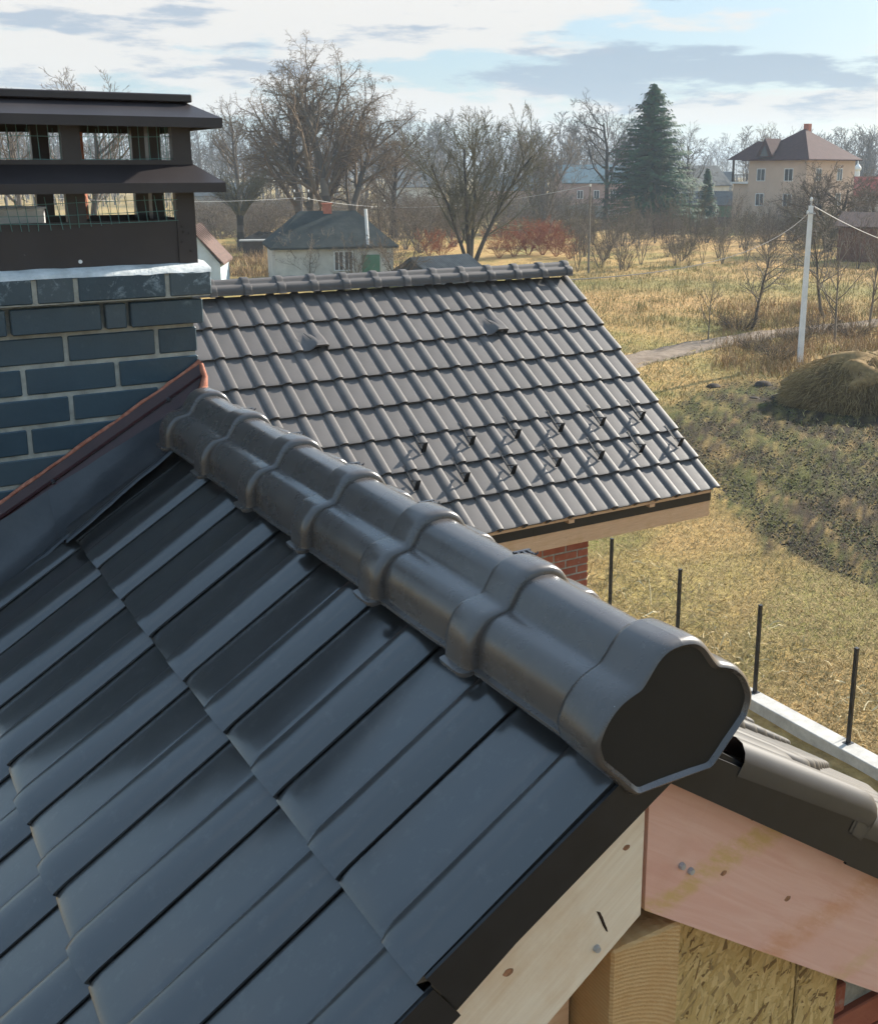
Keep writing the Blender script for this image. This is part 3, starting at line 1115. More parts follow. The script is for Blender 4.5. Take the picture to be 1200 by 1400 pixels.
# tile verge skirts, their shade put in as black strips and a recessed plate
for sgn, nm in ((-1, 'l'), (1, 'r')):
    mb = MB()
    vd = VL if sgn < 0 else VR
    nn = NL if sgn < 0 else NR
    top_ = A0 if sgn < 0 else AR
    for r in range(9):
        b = Vector((top_.x, 0, top_.z)) + vd * (r * TE - (0.035 if sgn < 0 else 0.01))
        a = Vector((top_.x, 0, top_.z)) + vd * ((r - 1) * TE - 0.01)
        if r == 0:
            a = Vector((XR, 0, H - 0.703)) + vd * (0.03 if sgn < 0 else 0.06)
        y0 = (0.9965 if sgn < 0 else 1.001) + (r % 2) * 0.003
        if sgn < 0:
            b = b + vd * 0.022
            pts = [a + nn * -0.020, b + nn * 0.004, b + nn * -0.066, a + nn * -0.088]
        else:
            pts = [a + nn * -0.030, b + nn * -0.008, b + nn * -0.082, a + nn * -0.086]
        mb.add([(q.x, y0, q.z) for q in pts] + [(q.x, y0 + 0.005, q.z) for q in pts], [(0, 1, 2, 3), (7, 6, 5, 4), (0, 4, 5, 1), (1, 5, 6, 2), (2, 6, 7, 3), (3, 7, 4, 0)])
    b = Vector((XR, 0, H - 0.703)) + vd * 3.3
    a = Vector((XR, 0, H - 0.703)) + vd * 0.02
    pts = [a + nn * -0.018, b + nn * -0.018, b + nn * -0.082, a + nn * -0.082]
    mb.add([(q.x, 1.010, q.z) for q in pts] + [(q.x, 1.018, q.z) for q in pts], [(0, 1, 2, 3), (7, 6, 5, 4), (0, 4, 5, 1), (1, 5, 6, 2), (2, 6, 7, 3), (3, 7, 4, 0)])
    mb.build('shaded_verge_skirt', 'black_metal', house, loc=HO)

# beam end, strand board, brick below
mb = MB()
mb.box(XR - 0.051, XR + 0.080, BY + 0.004, 1.9, H - 1.42, H - 1.087, 0.004)
beam = mb.build('beam_end', 'end_grain', house, loc=None)
beam.data.transform(Matrix.Translation((-XR, -BY, -(H - 1.25))))
beam.location = Vector((XR, BY, H - 1.25)) + HO
osb_y = 1.125
for x0, x1, nm in ((XR + 0.081, 1.352, 'a'), (1.356, 1.468, 'b')):
    mb = MB()
    mb.prism([(x0, H - 2.6), (x1, H - 2.6), (x1, H - 0.98 - (x1 - XR) * tn), (x0, H - 0.98 - (x0 - XR) * tn)], 'y', osb_y, osb_y + 0.012)
    o = mb.build('strand_board', 'strand_board', house, loc=HO)
# surface strands of the board: thin proud flakes


def strands(x0, x1, z_of, n, seed):
    R = random.Random(seed)
    V, F = [], []
    for i in range(n):
        x = R.uniform(x0 + 0.004, x1 - 0.004)
        z = R.uniform(H - 1.75, z_of(x) - 0.004)
        a = math.radians(R.gauss(62, 26) if R.random() < 0.75 else R.uniform(0, 180))
        L_, w = R.uniform(0.014, 0.050), R.uniform(0.004, 0.015)
        ux, uz = math.cos(a) * L_ / 2, math.sin(a) * L_ / 2
        vx, vz = -math.sin(a) * w / 2, math.cos(a) * w / 2
        y = osb_y - 0.0002 - 0.0016 * i / n
        tl = R.uniform(-0.0002, 0.0002)
        q = [(x - ux - vx, z - uz - vz), (x + ux - vx * 0.6, z + uz - vz * 0.6), (x + ux + vx * 0.5, z + uz + vz * 0.5), (x - ux + vx, z - uz + vz)]
        if any(p[0] < x0 or p[0] > x1 or p[1] > z_of(p[0]) for p in q):
            continue
        b = len(V)
        V.extend([(p[0], y + (tl if k < 2 else -tl), p[1]) for k, p in enumerate(q)])
        F.append((b, b + 1, b + 2, b + 3))
    me = np_mesh('strands', np.array(V), np.array(F))
    me.materials.append(MATS['osb_strand'])
    o = mesh_obj('strands', me, None, house, HO)
    o['kind'] = 'stuff'


strands(XR + 0.081, 1.352, lambda x: H - 0.99 - (x - XR) * tn, 4200, 1)
strands(1.356, 1.468, lambda x: H - 0.99 - (x - XR) * tn, 1300, 2)
mb = MB()
mb.box(XR - 0.14, XR - 0.062, 1.13, 1.16, H - 2.2, H - 0.98)
mb.build('stud', 'timber', house, loc=HO)
wall = sub('wall', house)
MB().box(XR - 3.0, XR + 3.0, 1.20, 1.44, 0, H - 3.0).build('mortar_wall', 'grey_mortar', wall, loc=HO)
gab = [(XR - 3.0, H - 3.0), (XR + 3.0, H - 3.0), (XR + 2.2, H - 2.5), (XR, H - 0.98), (XR - 2.2, H - 2.5)]
MB().prism(gab, 'y', 1.20, 1.44).build('gable_core', 'grey_mortar', wall, loc=HO)
BRICK_CACHE = {}


def brick(name, x0, x1, y0, y1, z0, z1, mat, parent, off, c=0.003, jit=0.0):
    key = (round(x1 - x0, 3), round(y1 - y0, 3), round(z1 - z0, 3), mat)
    if key not in BRICK_CACHE:
        hx, hy, hz = key[0] / 2, key[1] / 2, key[2] / 2
        me = fix(MB().box(-hx, hx, -hy, hy, -hz, hz, c).mesh(name))
        me.materials.append(MATS[mat])
        BRICK_CACHE[key] = me
    o = bpy.data.objects.new(name, BRICK_CACHE[key])
    COL.objects.link(o)
    o.parent = parent
    o.location = Vector(((x0 + x1) / 2, (y0 + y1) / 2 + rnd.uniform(-jit, jit), (z0 + z1) / 2)) + off
    o.rotation_euler = (rnd.uniform(-jit, jit) * 2, rnd.uniform(-jit, jit) * 1.5, rnd.uniform(-jit, jit) * 3)
    return o


for r in range(9):
    z0 = H - 1.84 + r * 0.075
    off = 0.13 if r % 2 else 0.0
    for k in range(-1, 5):
        x0 = XR - 0.50 + off + k * 0.26
        if XR + 0.09 < x0 + 0.125 < 1.40 or z0 + 0.065 > H - 0.96 - abs(x0 + (0.25 if x0 > XR else 0) - XR) * tn:
            continue
        brick('brick', x0, x0 + 0.25, 1.185, 1.29, z0, z0 + 0.065, 'red_brick', wall, HO, jit=0.002)
# knot and nails on the boards
crk = [(-0.0095, 0.0050), (-0.0030, 0.0010), (0.0015, -0.0080), (0.0055, -0.0190), (0.0100, -0.0300), (0.0120, -0.0370), (0.0085, -0.0340), (0.0030, -0.0240), (-0.0015, -0.0130), (-0.0050, -0.0050)]
MB().prism(crk, 'y', -0.0006, 0.004).build('knot', 'knot_wood', house, loc=Vector((XR - 0.080, BY - 0.004, H - 1.003)) + HO)
for (x, z, rx, m_) in ((XR - 0.235, H - 1.035, 0.008, 'brown_knot'), (XR - 0.04, H - 0.915, 0.006, 'brown_knot'), (XR - 0.16, H - 1.165, 0.007, 'brown_knot'), (XR + 0.155, H - 1.030, 0.006, 'brown_knot'), (XR + 0.30, H - 1.13, 0.0065, 'brown_knot'), (XR + 0.21, H - 0.955, 0.005, 'brown_knot')):
    yk = BY if x > XR else BY - 0.004
    el = [(x + rx * math.cos(k * math.pi / 6) * (1 + 0.15 * math.sin(k * 2.3)), z + rx * 0.72 * math.sin(k * math.pi / 6)) for k in range(12)]
    MB().prism(el, 'y', yk - 0.0005, yk + 0.003).build('knot', m_, house, loc=HO)
for (x, z) in ((XR - 0.088, H - 1.058), (XR + 0.068, H - 0.985), (XR + 0.086, H - 1.0)):
    mb = MB()
    mb.tube([(0, -0.006, 0), (0, -0.002, 0), (0, 0.01, 0)], [0.0045, 0.0055, 0.0055], 10)
    o = mb.build('nail_head', 'galvanised', house)
    o.location = Vector((x, BY if x > XR else BY - 0.004, z)) + HO

# ------------------------------------------------------------------ chimney
chim = thing('chimney', 'blue-grey clinker brick chimney with dark sheet-metal cowl and wire mesh', 'chimney', (0.42, 3.45, H - 1.2))
CO = -chim.location
stack = sub('brick_stack', chim)
ZT = [-0.280, -0.354, -0.438, -0.523, -0.608, -0.692]
for k in range(14):
    ZT.append(-0.692 - 0.083 * (k + 1))
JO = {0: [-0.235, 0.015, 0.265, 0.519, 0.627, 0.879], 1: [-0.30, -0.052, 0.198, 0.448, 0.698, 0.768]}


def roof_z(x):
    return -0.703 - abs(x - XR) * tn


for r in range(len(ZT) - 1):
    zt, zb = H + ZT[r] - (0.007 if r else 0), H + ZT[r + 1] + 0.006
    right_x = (1.007, 0.983, 0.966)[min(r, 2)]
    yf = (3.130, 3.150, 3.170)[min(r, 2)]
    left_x = -0.16 - (0.04, 0.02, 0.0)[min(r, 2)]
    if r in JO:
        js = JO[r]
    else:
        js = [0.594 + 0.254 * k for k in range(-3, 2)] if r % 2 == 0 else [0.475 + 0.254 * k for k in range(-3, 2)]
    js = [left_x] + [j for j in js if left_x + 0.05 < j < right_x - 0.03] + [right_x]
    for a, b in zip(js[:-1], js[1:]):
        if ZT[r] < roof_z(b) - 0.02:
            continue
        brick('brick', a + 0.0065, b - 0.0065 * (b < right_x), yf, yf + 0.115, zb, zt, 'clinker', stack, CO, 0.003, 0.0016)
    if ZT[r] > -0.75:
        yb = 3.80 - yf + 3.0
        ys = [yf + 0.122, yf + 0.122 + (0.25 if r % 2 else 0.125), 3.70]
        for a, b in zip(ys[:-1], ys[1:]):
            brick('brick', right_x - 0.112, right_x, a + 0.004, b - 0.004, zb, zt, 'clinker', stack, CO, 0.003, 0.0016)
mb = MB()
mb.box(-0.155, 0.960, 3.1755, 3.70, H - 1.85, H - 0.352)
mb.box(-0.195, 1.002, 3.134, 3.70, H - 0.352, H - 0.284)
mb.build('mortar_core', 'grey_mortar', stack, loc=CO)
# weathered mortar bed on top, slightly sloping to the front
rows = []
for j, y in enumerate((3.129, 3.136, 3.20, 3.45, 3.69)):
    row = []
    for i in range(41):
        x = -0.205 + i * (1.010 + 0.205) / 40
        z = -0.283 + (0.0 if j == 0 else 0.010 + 0.018 * min(1, (y - 3.13) / 0.07)) + 0.003 * fbm(x, y, 14, 3)
        row.append((x, y + 0.003 * fbm(x, 0, 20, 6), H + z))
    rows.append(row)
MB().grid(rows).build('mortar_bed', 'white_mortar', chim, smooth=60, loc=CO)

# cowl
cowl = sub('cowl', chim)
YF, YB = 3.185, 3.66
XL_, XR_ = -0.13, 0.986
mb = MB()
mb.box(XL_, XR_ - 0.006, YF, YF + 0.006, H - 0.262, H - 0.135)
mb.box(XL_, XR_ - 0.006, YB - 0.006, YB, H - 0.262, H - 0.135)
mb.box(XR_ - 0.012, XR_ - 0.006, YF, YB, H - 0.262, H - 0.135)
mb.box(XL_, XL_ + 0.006, YF, YB, H - 0.262, H - 0.135)
mb.build('skirt', 'cowl_metal', cowl, loc=CO)
for x in (0.960, 0.657, 0.330, 0.02, -0.11):
    for y in (YF - 0.004, YB - 0.04):
        w = 0.027 if x > 0.9 else 0.025
        MB().box(x - w, x + w, y, y + 0.030, H - 0.262 if x > 0.9 else H - 0.14, H - 0.030).build('post', 'cowl_metal', cowl, loc=CO)
        MB().box(x - w, x + w, y, y + 0.030, H - 0.005, H + 0.135).build('post', 'cowl_metal', cowl, loc=CO)
for y in (3.42,):
    for x in (XR_ - 0.045,):
        MB().box(x - 0.016, x + 0.02, y - 0.02, y + 0.02, H - 0.14, H - 0.03).build('post', 'cowl_metal', cowl, loc=CO)
        MB().box(x - 0.016, x + 0.02, y - 0.02, y + 0.02, H - 0.005, H + 0.135).build('post', 'cowl_metal', cowl, loc=CO)


def canopy(z_eave0, z_eave1, z_in, x_in, over):
    """four-sided sloping brim: outer lip then slope to the inner rectangle"""
    def ring(x0, x1, y0, y1, z):
        return [(x0, y0, H + z), (x1, y0, H + z), (x1, y1, H + z), (x0, y1, H + z)]
    ox = over
    rings = [ring(XL_ - ox + 0.005, XR_ + ox - 0.005, YF - ox + 0.005, YB + ox - 0.005, z_eave0 + 0.001), ring(XL_ - ox, XR_ + ox, YF - ox, YB + ox, z_eave0), ring(XL_ - ox, XR_ + ox, YF - ox, YB + ox, z_eave1), ring(XL_ - x_in, XR_ + x_in, YF - x_in, YB + x_in, z_in)]
    rows = [r + [r[0]] for r in rings]
    return MB().grid(rows)


mb = canopy(-0.058, -0.031, 0.020, 0.004, 0.074)
mb.build('brim', 'cowl_metal', cowl, loc=CO)
mb = MB()
mb.box(XL_ - 0.002, XR_ + 0.002, YF - 0.008, YF + 0.006, H + 0.0185, H + 0.031)
mb.box(XL_ - 0.002, XR_ + 0.002, YB - 0.006, YB + 0.008, H + 0.019, H + 0.031)
mb.build('sill_rail', 'cowl_metal', cowl, loc=CO)
mb = canopy(0.119, 0.146, 0.190, -0.006, 0.074)
mb.box(XL_ + 0.006, XR_ - 0.006, YF + 0.006, YB - 0.006, H + 0.186, H + 0.196)
mb.build('cowl_roof', 'cowl_metal', cowl, loc=CO)
MB().box(XL_ - 0.02, XR_ + 0.010, YF - 0.012, YF + 0.10, H + 0.189, H + 0.211, 0.003).build('cowl_ridge', 'cowl_metal', cowl, loc=CO)
MB().tube([(0.655, YF - 0.004, H - 0.243), (0.655, YF + 0.004, H - 0.243)], 0.0055, 10).build('rivet', 'enamel', cowl, loc=CO)
for (x, z) in ((0.948, -0.155), (0.966, -0.175), (0.945, -0.198), (0.968, -0.225), (0.95, -0.17)):
    MB().tube([(x, YF - 0.0075, H + z), (x, YF - 0.003, H + z)], 0.003, 8).build('rivet', 'cowl_metal', cowl, loc=CO)
# wire mesh behind the openings (front: sagging welded mesh; back and side: finer lines)
mb = MB()


def wire(a, b, r=0.0011):
    mb.tube([a, b], r, 4, caps=False)


rr_ = random.Random(3)
x = XL_ + 0.02
while x < XR_ - 0.06:
    lean = rr_.uniform(-0.006, 0.006) + 0.008
    wire((x + lean, YF - 0.007, H - 0.135 - 0.012 + 0.010 * math.sin(x * 9)), (x, YF - 0.006, H - 0.066))
    if rr_.random() < 0.8:
        wire((x + lean * 0.3, YF + 0.012, H + 0.012), (x, YF + 0.012, H + 0.135))
    x += 0.0262 + rr_.uniform(-0.002, 0.002)
for z0 in (-0.128, -0.105, -0.078):
    pts = [(xx, YF - 0.008, H + z0 + 0.006 * math.sin(xx * 5 + z0 * 40) - 0.006) for xx in np.linspace(XL_, XR_ - 0.05, 14)]
    mb.tube(pts, 0.0011, 4)
for z0 in (0.035, 0.095):
    pts = [(xx, YF + 0.011, H + z0 + 0.003 * math.sin(xx * 7)) for xx in np.linspace(XL_, XR_ - 0.05, 14)]
    mb.tube(pts, 0.0011, 4)
for zz in ((-0.135, -0.06), (0.012, 0.13)):
    for xx in np.arange(XL_, XR_, 0.026):
        wire((xx, YB - 0.008, H + zz[0]), (xx, YB - 0.008, H + zz[1]), 0.0009)
    for yy in np.arange(YF + 0.03, YB, 0.026):
        wire((XR_ - 0.010, yy, H + zz[0]), (XR_ - 0.010, yy, H + zz[1]), 0.0009)
mb.build('wire_mesh', 'mesh_wire', cowl, loc=CO)
# flue pots inside the cowl
for (x, y, r, zt) in ((0.53, 3.42, 0.085, -0.098), (0.20, 3.42, 0.085, -0.098)):
    mb = MB()
    ring = lambda rad, z: [(x + rad * math.cos(2 * math.pi * k / 24), y + rad * math.sin(2 * math.pi * k / 24), H + z) for k in range(25)]
    mb.grid([ring(r, -0.26), ring(r, zt - 0.008), ring(r + 0.006, zt - 0.004), ring(r + 0.004, zt), ring(r - 0.008, zt), ring(r - 0.010, -0.26)])
    mb.build('flue_pot', 'enamel', chim, smooth=50, loc=CO)
MB().tube([(0.74, 3.52, H - 0.14), (0.74, 3.52, H + 0.115)], 0.022, 14).build('flue_pipe', 'sealant', chim, smooth=50, loc=CO)
MB().tube([(0.44, 3.50, H - 0.14), (0.44, 3.50, H + 0.125)], 0.03, 14).build('flue_pipe', 'galvanised', chim, smooth=50, loc=CO)

# flashing where the chimney meets the near slope
fl = sub('flashing', chim)


def L1(x): return -0.714 + (x - 0.85) * 0.508       # lower edge of the red upstand
def L2(x): return -0.607 + (x - 0.93) * 0.578       # fold
def L3(x): return -0.554 + (x - 0.962) * 0.587      # upper edge


xs = np.linspace(0.972, -0.20, 60)
rows = []
for x in xs:
    x = float(x)
    b = 0.0025 * fbm(x, 0, 6, 2)
    z1, z2, z3 = L1(min(x, 0.93)), L2(x), L3(x)
    rows.append([(x, 3.112 + b, H + z1), (x, 3.128 + b, H + (z1 * 0.5 + z2 * 0.5)), (x, 3.138 + b, H + z2 - 0.004), (x, 3.131 + b, H + z2), (x, 3.141 + b, H + z2 + 0.005), (x, 3.150 + b, H + z3), (x, 3.158 + b, H + z3 + 0.001)])
MB().grid(rows).build('upstand', 'flashing_red', fl, smooth=40, loc=CO)
pts, rad = [], []
for x in np.linspace(0.968, -0.15, 70):
    x = float(x)
    pts.append((x, 3.157 + 0.003 * fbm(x, 1, 30, 3), H + L3(x) + 0.002 + 0.003 * fbm(x, 0, 25, 7)))
    rad.append(0.0065 + 0.0028 * fbm(x, 2, 18, 5))
MB().tube(pts, rad, 7).build('sealant_bead', 'sealant', fl, smooth=80, loc=CO)
pts = [(0.968, 3.155, H - 0.555), (0.972, 3.135, H - 0.59), (0.962, 3.12, H - 0.62), (0.945, 3.10, H - 0.632), (0.925, 3.085, H - 0.638)]
MB().tube(pts, [0.008, 0.009, 0.013, 0.011, 0.006], 8).build('sealant_bead', 'sealant', fl, smooth=80, loc=CO)
for (x, d) in ((0.86, 0.0), (0.52, 0.0)):
    z = (L2(x) + L3(x)) / 2 - 0.018
    MB().tube([(x, 3.128, H + z), (x, 3.134, H + z), (x, 3.142, H + z)], [0.004, 0.007, 0.007], 10).build('screw', 'clip_metal', fl, loc=CO)
# soft sheet dressed from the first tile roll up to the chimney
for piece, (xa, xb, ye, lift) in enumerate(((0.90, 0.500, 2.905, 0.032), (0.545, -0.22, 2.975, 0.014))):
    rows = []
    for x in np.linspace(xa, xb, 30):
        x = float(x)
        zp = A0.z - H + (x - A0.x) * tn
        y_edge = ye + 0.006 * fbm(x, 3, 9, 4) + (0.012 * fbm(x, 1, 16, 2) if piece else 0)
        row = []
        z1 = L1(min(x, 0.93))
        for f in (0.0, 0.03, 0.12, 0.22, 0.34, 0.46, 0.6, 0.74, 0.87, 1.0):
            y = y_edge + (3.118 - y_edge) * f
            base = zp + lift * (1 - sstep(np.array(f), 0.05, 0.34).item()) + 0.012 * sstep(np.array(f), 0.3, 0.4).item()
            up = (z1 - zp + 0.01) * max(0, (f - 0.36) / 0.64) ** 2.2
            zz = base + up + 0.003 * fbm(x, y, 10, 5 + piece) + (0.004 if f > 0 else -0.004)
            row.append((x, y, H + zz))
        rows.append(row)
    MB().grid(rows).build('sheet', 'sheet_flashing', fl, smooth=70, loc=CO)

# ------------------------------------------------------------------ far wing of the house
wing = thing('house_wing', 'far wing with grey-brown tiled roof, snow hooks and bare timber fascia over red brick', 'house', (4.5, 9.69, 0))
WO = -wing.location
cf_, sf_ = math.cos(A_FAR), math.sin(A_FAR)
VF, TF, NF = Vector((0, -cf_, -sf_)), Vector((1, 0, 0)), Vector((0, -sf_, cf_))
VBk, TBk, NBk = Vector((0, cf_, -sf_)), Vector((-1, 0, 0)), Vector((0, sf_, cf_))
slope_f = sub('roof_slope', wing)
for row in range(8):
    for k in range(25):
        tip = B0 + Vector((-TW * k, 0, 0)) + VF * (TE * row)
        if (row, k) in ((1, 13), (1, 5)):
            lay_tile('vent_tile', ME_VENT, tip, VF, TF, NF, slope_f, WO, 0.002)
        else:
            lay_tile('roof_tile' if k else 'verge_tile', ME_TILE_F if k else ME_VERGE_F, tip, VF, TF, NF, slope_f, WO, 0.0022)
YRF = 9.69
ZPF = B0.z + (YRF - B0.y) * math.tan(A_FAR)
MB().grid([[(x, YRF, ZPF - 0.09), (x, YRF + 2.6, ZPF - 0.09 - 2.6 * math.tan(A_FAR))] for x in (7.02, 1.0)]).build('back_slope', 'sunlit_far_glaze', wing, loc=WO)
MB().grid([[(x, YRF, ZPF - 0.09), (x, YRF - 2.40, ZPF - 0.09 - 2.40 * math.tan(A_FAR))] for x in (7.0, 1.0)]).build('roof_underlay', 'black_metal', wing, loc=WO)
ridge_f = sub('ridge', wing)
ME_CAPF = cap_mesh('ridge_cap', 0.327, 'sunlit_far_glaze')
for i in range(19):
    o = bpy.data.objects.new('ridge_cap', ME_CAPF)
    COL.objects.link(o)
    o.parent = ridge_f
    n = Vector((0, 0, 1))
    v = Vector((-1, rnd.uniform(-0.006, 0.006), rnd.uniform(-0.008, 0.008))).normalized()
    t = n.cross(v).normalized()
    o.matrix_basis = Matrix.Translation(WO) @ slope_matrix(Vector((7.05 - 0.327 * i, YRF, H - 0.956 + rnd.uniform(-0.003, 0.003))), v, t, v.cross(t))
MB().prism([(YRF + y * 0.98, H - 0.956 + z * 0.98) for y, z in SECT], 'x', 7.035, 7.045).build('ridge_end_plate', 'sunlit_far_glaze', wing, loc=WO)


# snow hooks: a strap from under the tile above and a folded upright
def hook_meshes():
    a = MB()
    a.box(-0.27, 0.0, -0.004, 0.004, 0.004, 0.007)
    a.box(-0.27, -0.01, 0.010, 0.014, 0.002, 0.006)
    b = MB()
    b.add([(0.0, -0.016, 0.0), (0.0, 0.016, 0.0), (0.004, 0.016, 0.0), (0.004, -0.016, 0.0), (-0.012, -0.014, 0.078), (-0.012, 0.014, 0.078), (-0.008, 0.014, 0.078), (-0.008, -0.014, 0.078)],
          [(0, 1, 2, 3), (4, 7, 6, 5), (0, 4, 5, 1), (1, 5, 6, 2), (2, 6, 7, 3), (3, 7, 4, 0)])
    b.add([(-0.075, -0.010, 0.010), (-0.075, 0.010, 0.010), (-0.070, 0.010, 0.008), (-0.070, -0.010, 0.008), (-0.014, -0.012, 0.078), (-0.014, 0.012, 0.078), (-0.009, 0.012, 0.074), (-0.009, -0.012, 0.074)],
          [(0, 1, 2, 3), (4, 7, 6, 5), (0, 4, 5, 1), (1, 5, 6, 2), (2, 6, 7, 3), (3, 7, 4, 0)])
    ma, mb_ = fix(a.mesh('strap')), fix(b.mesh('bracket'))
    for m_ in (ma, mb_):
        m_.materials.append(MATS['hook_metal'])
    return ma, mb_


ME_STRAP, ME_BRACKET = hook_meshes()
for (c0, nn_, rw) in ((1.455, 6, 4.52), (0.52, 7, 5.54)):
    for i in range(nn_):
        col_ = c0 + i * (1.99 if nn_ == 6 else 1.98)
        p = B0 + Vector((-TW * col_, 0, 0)) + VF * (TE * rw) + NF * (-0.004)
        hk = sub('snow_hook', wing)
        hk.matrix_basis = Matrix.Translation(WO) @ slope_matrix(p, VF, TF, NF) @ Matrix.Rotation(rnd.uniform(-0.04, 0.04), 4, 'Z')
        mesh_obj('strap', ME_STRAP, None, hk)
        mesh_obj('bracket', ME_BRACKET, None, hk).scale = (1.25, 1.45, 1.35)
# vent slots on the hooded tiles
for k in (13, 5):
    p = B0 + Vector((-TW * (k + 0.64), 0, 0)) + VF * (TE * 0.60) + NF * 0.034
    o = MB().box(-0.045, 0.045, -0.002, 0.002, -0.003, 0.002).build('vent_slot', 'hook_metal', wing)
    o.matrix_basis = Matrix.Translation(WO) @ slope_matrix(p, VF, TF, NF) @ Matrix.Rotation(0.5, 4, 'Z')
# eaves: batten ends, dark drip strip, timber fascia
ye, ze = 7.203, H - 2.874
MB().box(1.2, 7.0, ye + 0.045, ye + 0.085, ze - 0.052, ze - 0.022).build('eaves_batten', 'timber', wing, loc=WO)
for x in (6.28, 5.38, 4.47, 3.5):
    MB().box(x - 0.03, x + 0.03, ye + 0.035, ye + 0.12, ze - 0.078, ze - 0.048).build('batten_end', 'timber', wing, loc=WO)
for a, b in ((5.02, 7.04), (1.2, 5.017)):
    MB().box(a, b, ye + 0.09, ye + 0.096, ze - 0.150, ze - 0.050).build('drip_strip', 'black_metal', wing, loc=WO)
o = MB().box(-3.0, 2.54, -0.02, 0.02, -0.085, 0.085, 0.003).build('fascia_board', 'timber', wing)
o.location = Vector((4.5, ye + 0.118, ze - 0.218)) + WO
MB().box(1.2, 7.0, ye + 0.14, 8.2, ze - 0.30, ze - 0.28).build('soffit', 'timber', wing, loc=WO)
wallw = sub('wall', wing)
wy = 7.80
MB().box(1.5, 5.992, wy + 0.005, 11.6, 0, H - 2.9).build('mortar_wall', 'grey_mortar', wallw, loc=WO)
gp = [(7.9, H - 2.9), (11.55, H - 2.9), (YRF, ZPF - 0.16)]
MB().prism(gp, 'x', 5.6, 5.9).build('gable_core', 'grey_mortar', wallw, loc=WO)
for r in range(19):
    z0 = H - 4.62 + r * 0.078
    x1 = 6.0 - (0.0 if r % 2 else 0.0)
    first = 0.25 if r % 2 else 0.12
    x = x1
    w = first
    while x > 4.55:
        brick('brick', x - w, x, wy, wy + 0.11, z0, z0 + 0.062, 'red_brick', wallw, WO, 0.003, 0.003)
        x -= w + 0.016
        w = 0.25
    brick('brick', 5.89, 6.0, wy + 0.115 + (0.14 if not r % 2 else 0), wy + 0.36 + (0.14 if not r % 2 else 0), z0, z0 + 0.064, 'red_brick', wallw, WO, 0.003, 0.004)

# ------------------------------------------------------------------ fence footing and posts at the field edge
kx = (H - 0.16) / 7.2
foot = MB().box(10.59 * kx, 10.87 * kx, -2.0, 24.0, -0.3, 0.16, 0.01).build('fence_footing', 'concrete')
tag(foot, 'pale concrete strip footing along the field edge below the roof', 'footing')
ordn = ('farthest', 'second farthest', 'second nearest', 'nearest')
for i, y in enumerate((13.40, 11.74, 10.09, 8.44)):
    hgt = 1.32 * kx
    x = 10.79 * kx
    mb = MB()
    p = thing('fence_post', ('black steel fence post at the brick corner, leftmost of four on the footing', 'black steel fence post, second from the brick corner', 'black steel fence post just right of the ridge end cap', 'tall black steel fence post at the right picture edge on the footing')[i], 'post', (x, y * kx, 0.16), 0, 'black posts along the concrete footing')
    MB().box(-0.024, 0.024, -0.024, 0.024, 0, hgt, 0.003).build('tube', 'black_metal', p)
    MB().box(-0.027, 0.027, -0.027, 0.027, hgt - 0.004, hgt + 0.012, 0.003).build('cap', 'black_metal', p)
    MB().box(-0.06, 0.06, -0.05, 0.05, 0, 0.008, 0.002).build('base_plate', 'black_metal', p)

# ------------------------------------------------------------------ trees and shrubs


def seg_mesh(name, segs, sides):
    """segs: array (n, 8): p0 p1 r0 r1 -> open prisms"""
    S = np.asarray(segs, float)
    p0, p1, r0, r1 = S[:, :3], S[:, 3:6], S[:, 6], S[:, 7]
    d = p1 - p0
    d /= np.linalg.norm(d, axis=1, keepdims=True) + 1e-9
    ref = np.where(np.abs(d[:, 2:3]) > 0.9, np.array([[1.0, 0, 0]]), np.array([[0, 0, 1.0]]))
    a = np.cross(d, ref)
    a /= np.linalg.norm(a, axis=1, keepdims=True) + 1e-9
    b = np.cross(d, a)
    n = len(S)
    V = np.empty((n, 2, sides, 3))
    for k in range(sides):
        c, s = math.cos(2 * math.pi * k / sides), math.sin(2 * math.pi * k / sides)
        w = a * c + b * s
        V[:, 0, k] = p0 + w * r0[:, None]
        V[:, 1, k] = p1 + w * r1[:, None]
    base = (np.arange(n) * 2 * sides)[:, None]
    F = []
    for k in range(sides):
        k2 = (k + 1) % sides
        F.append(np.concatenate([base + k, base + k2, base + sides + k2, base + sides + k], 1))
    return V.reshape(-1, 3), np.concatenate(F, 0)


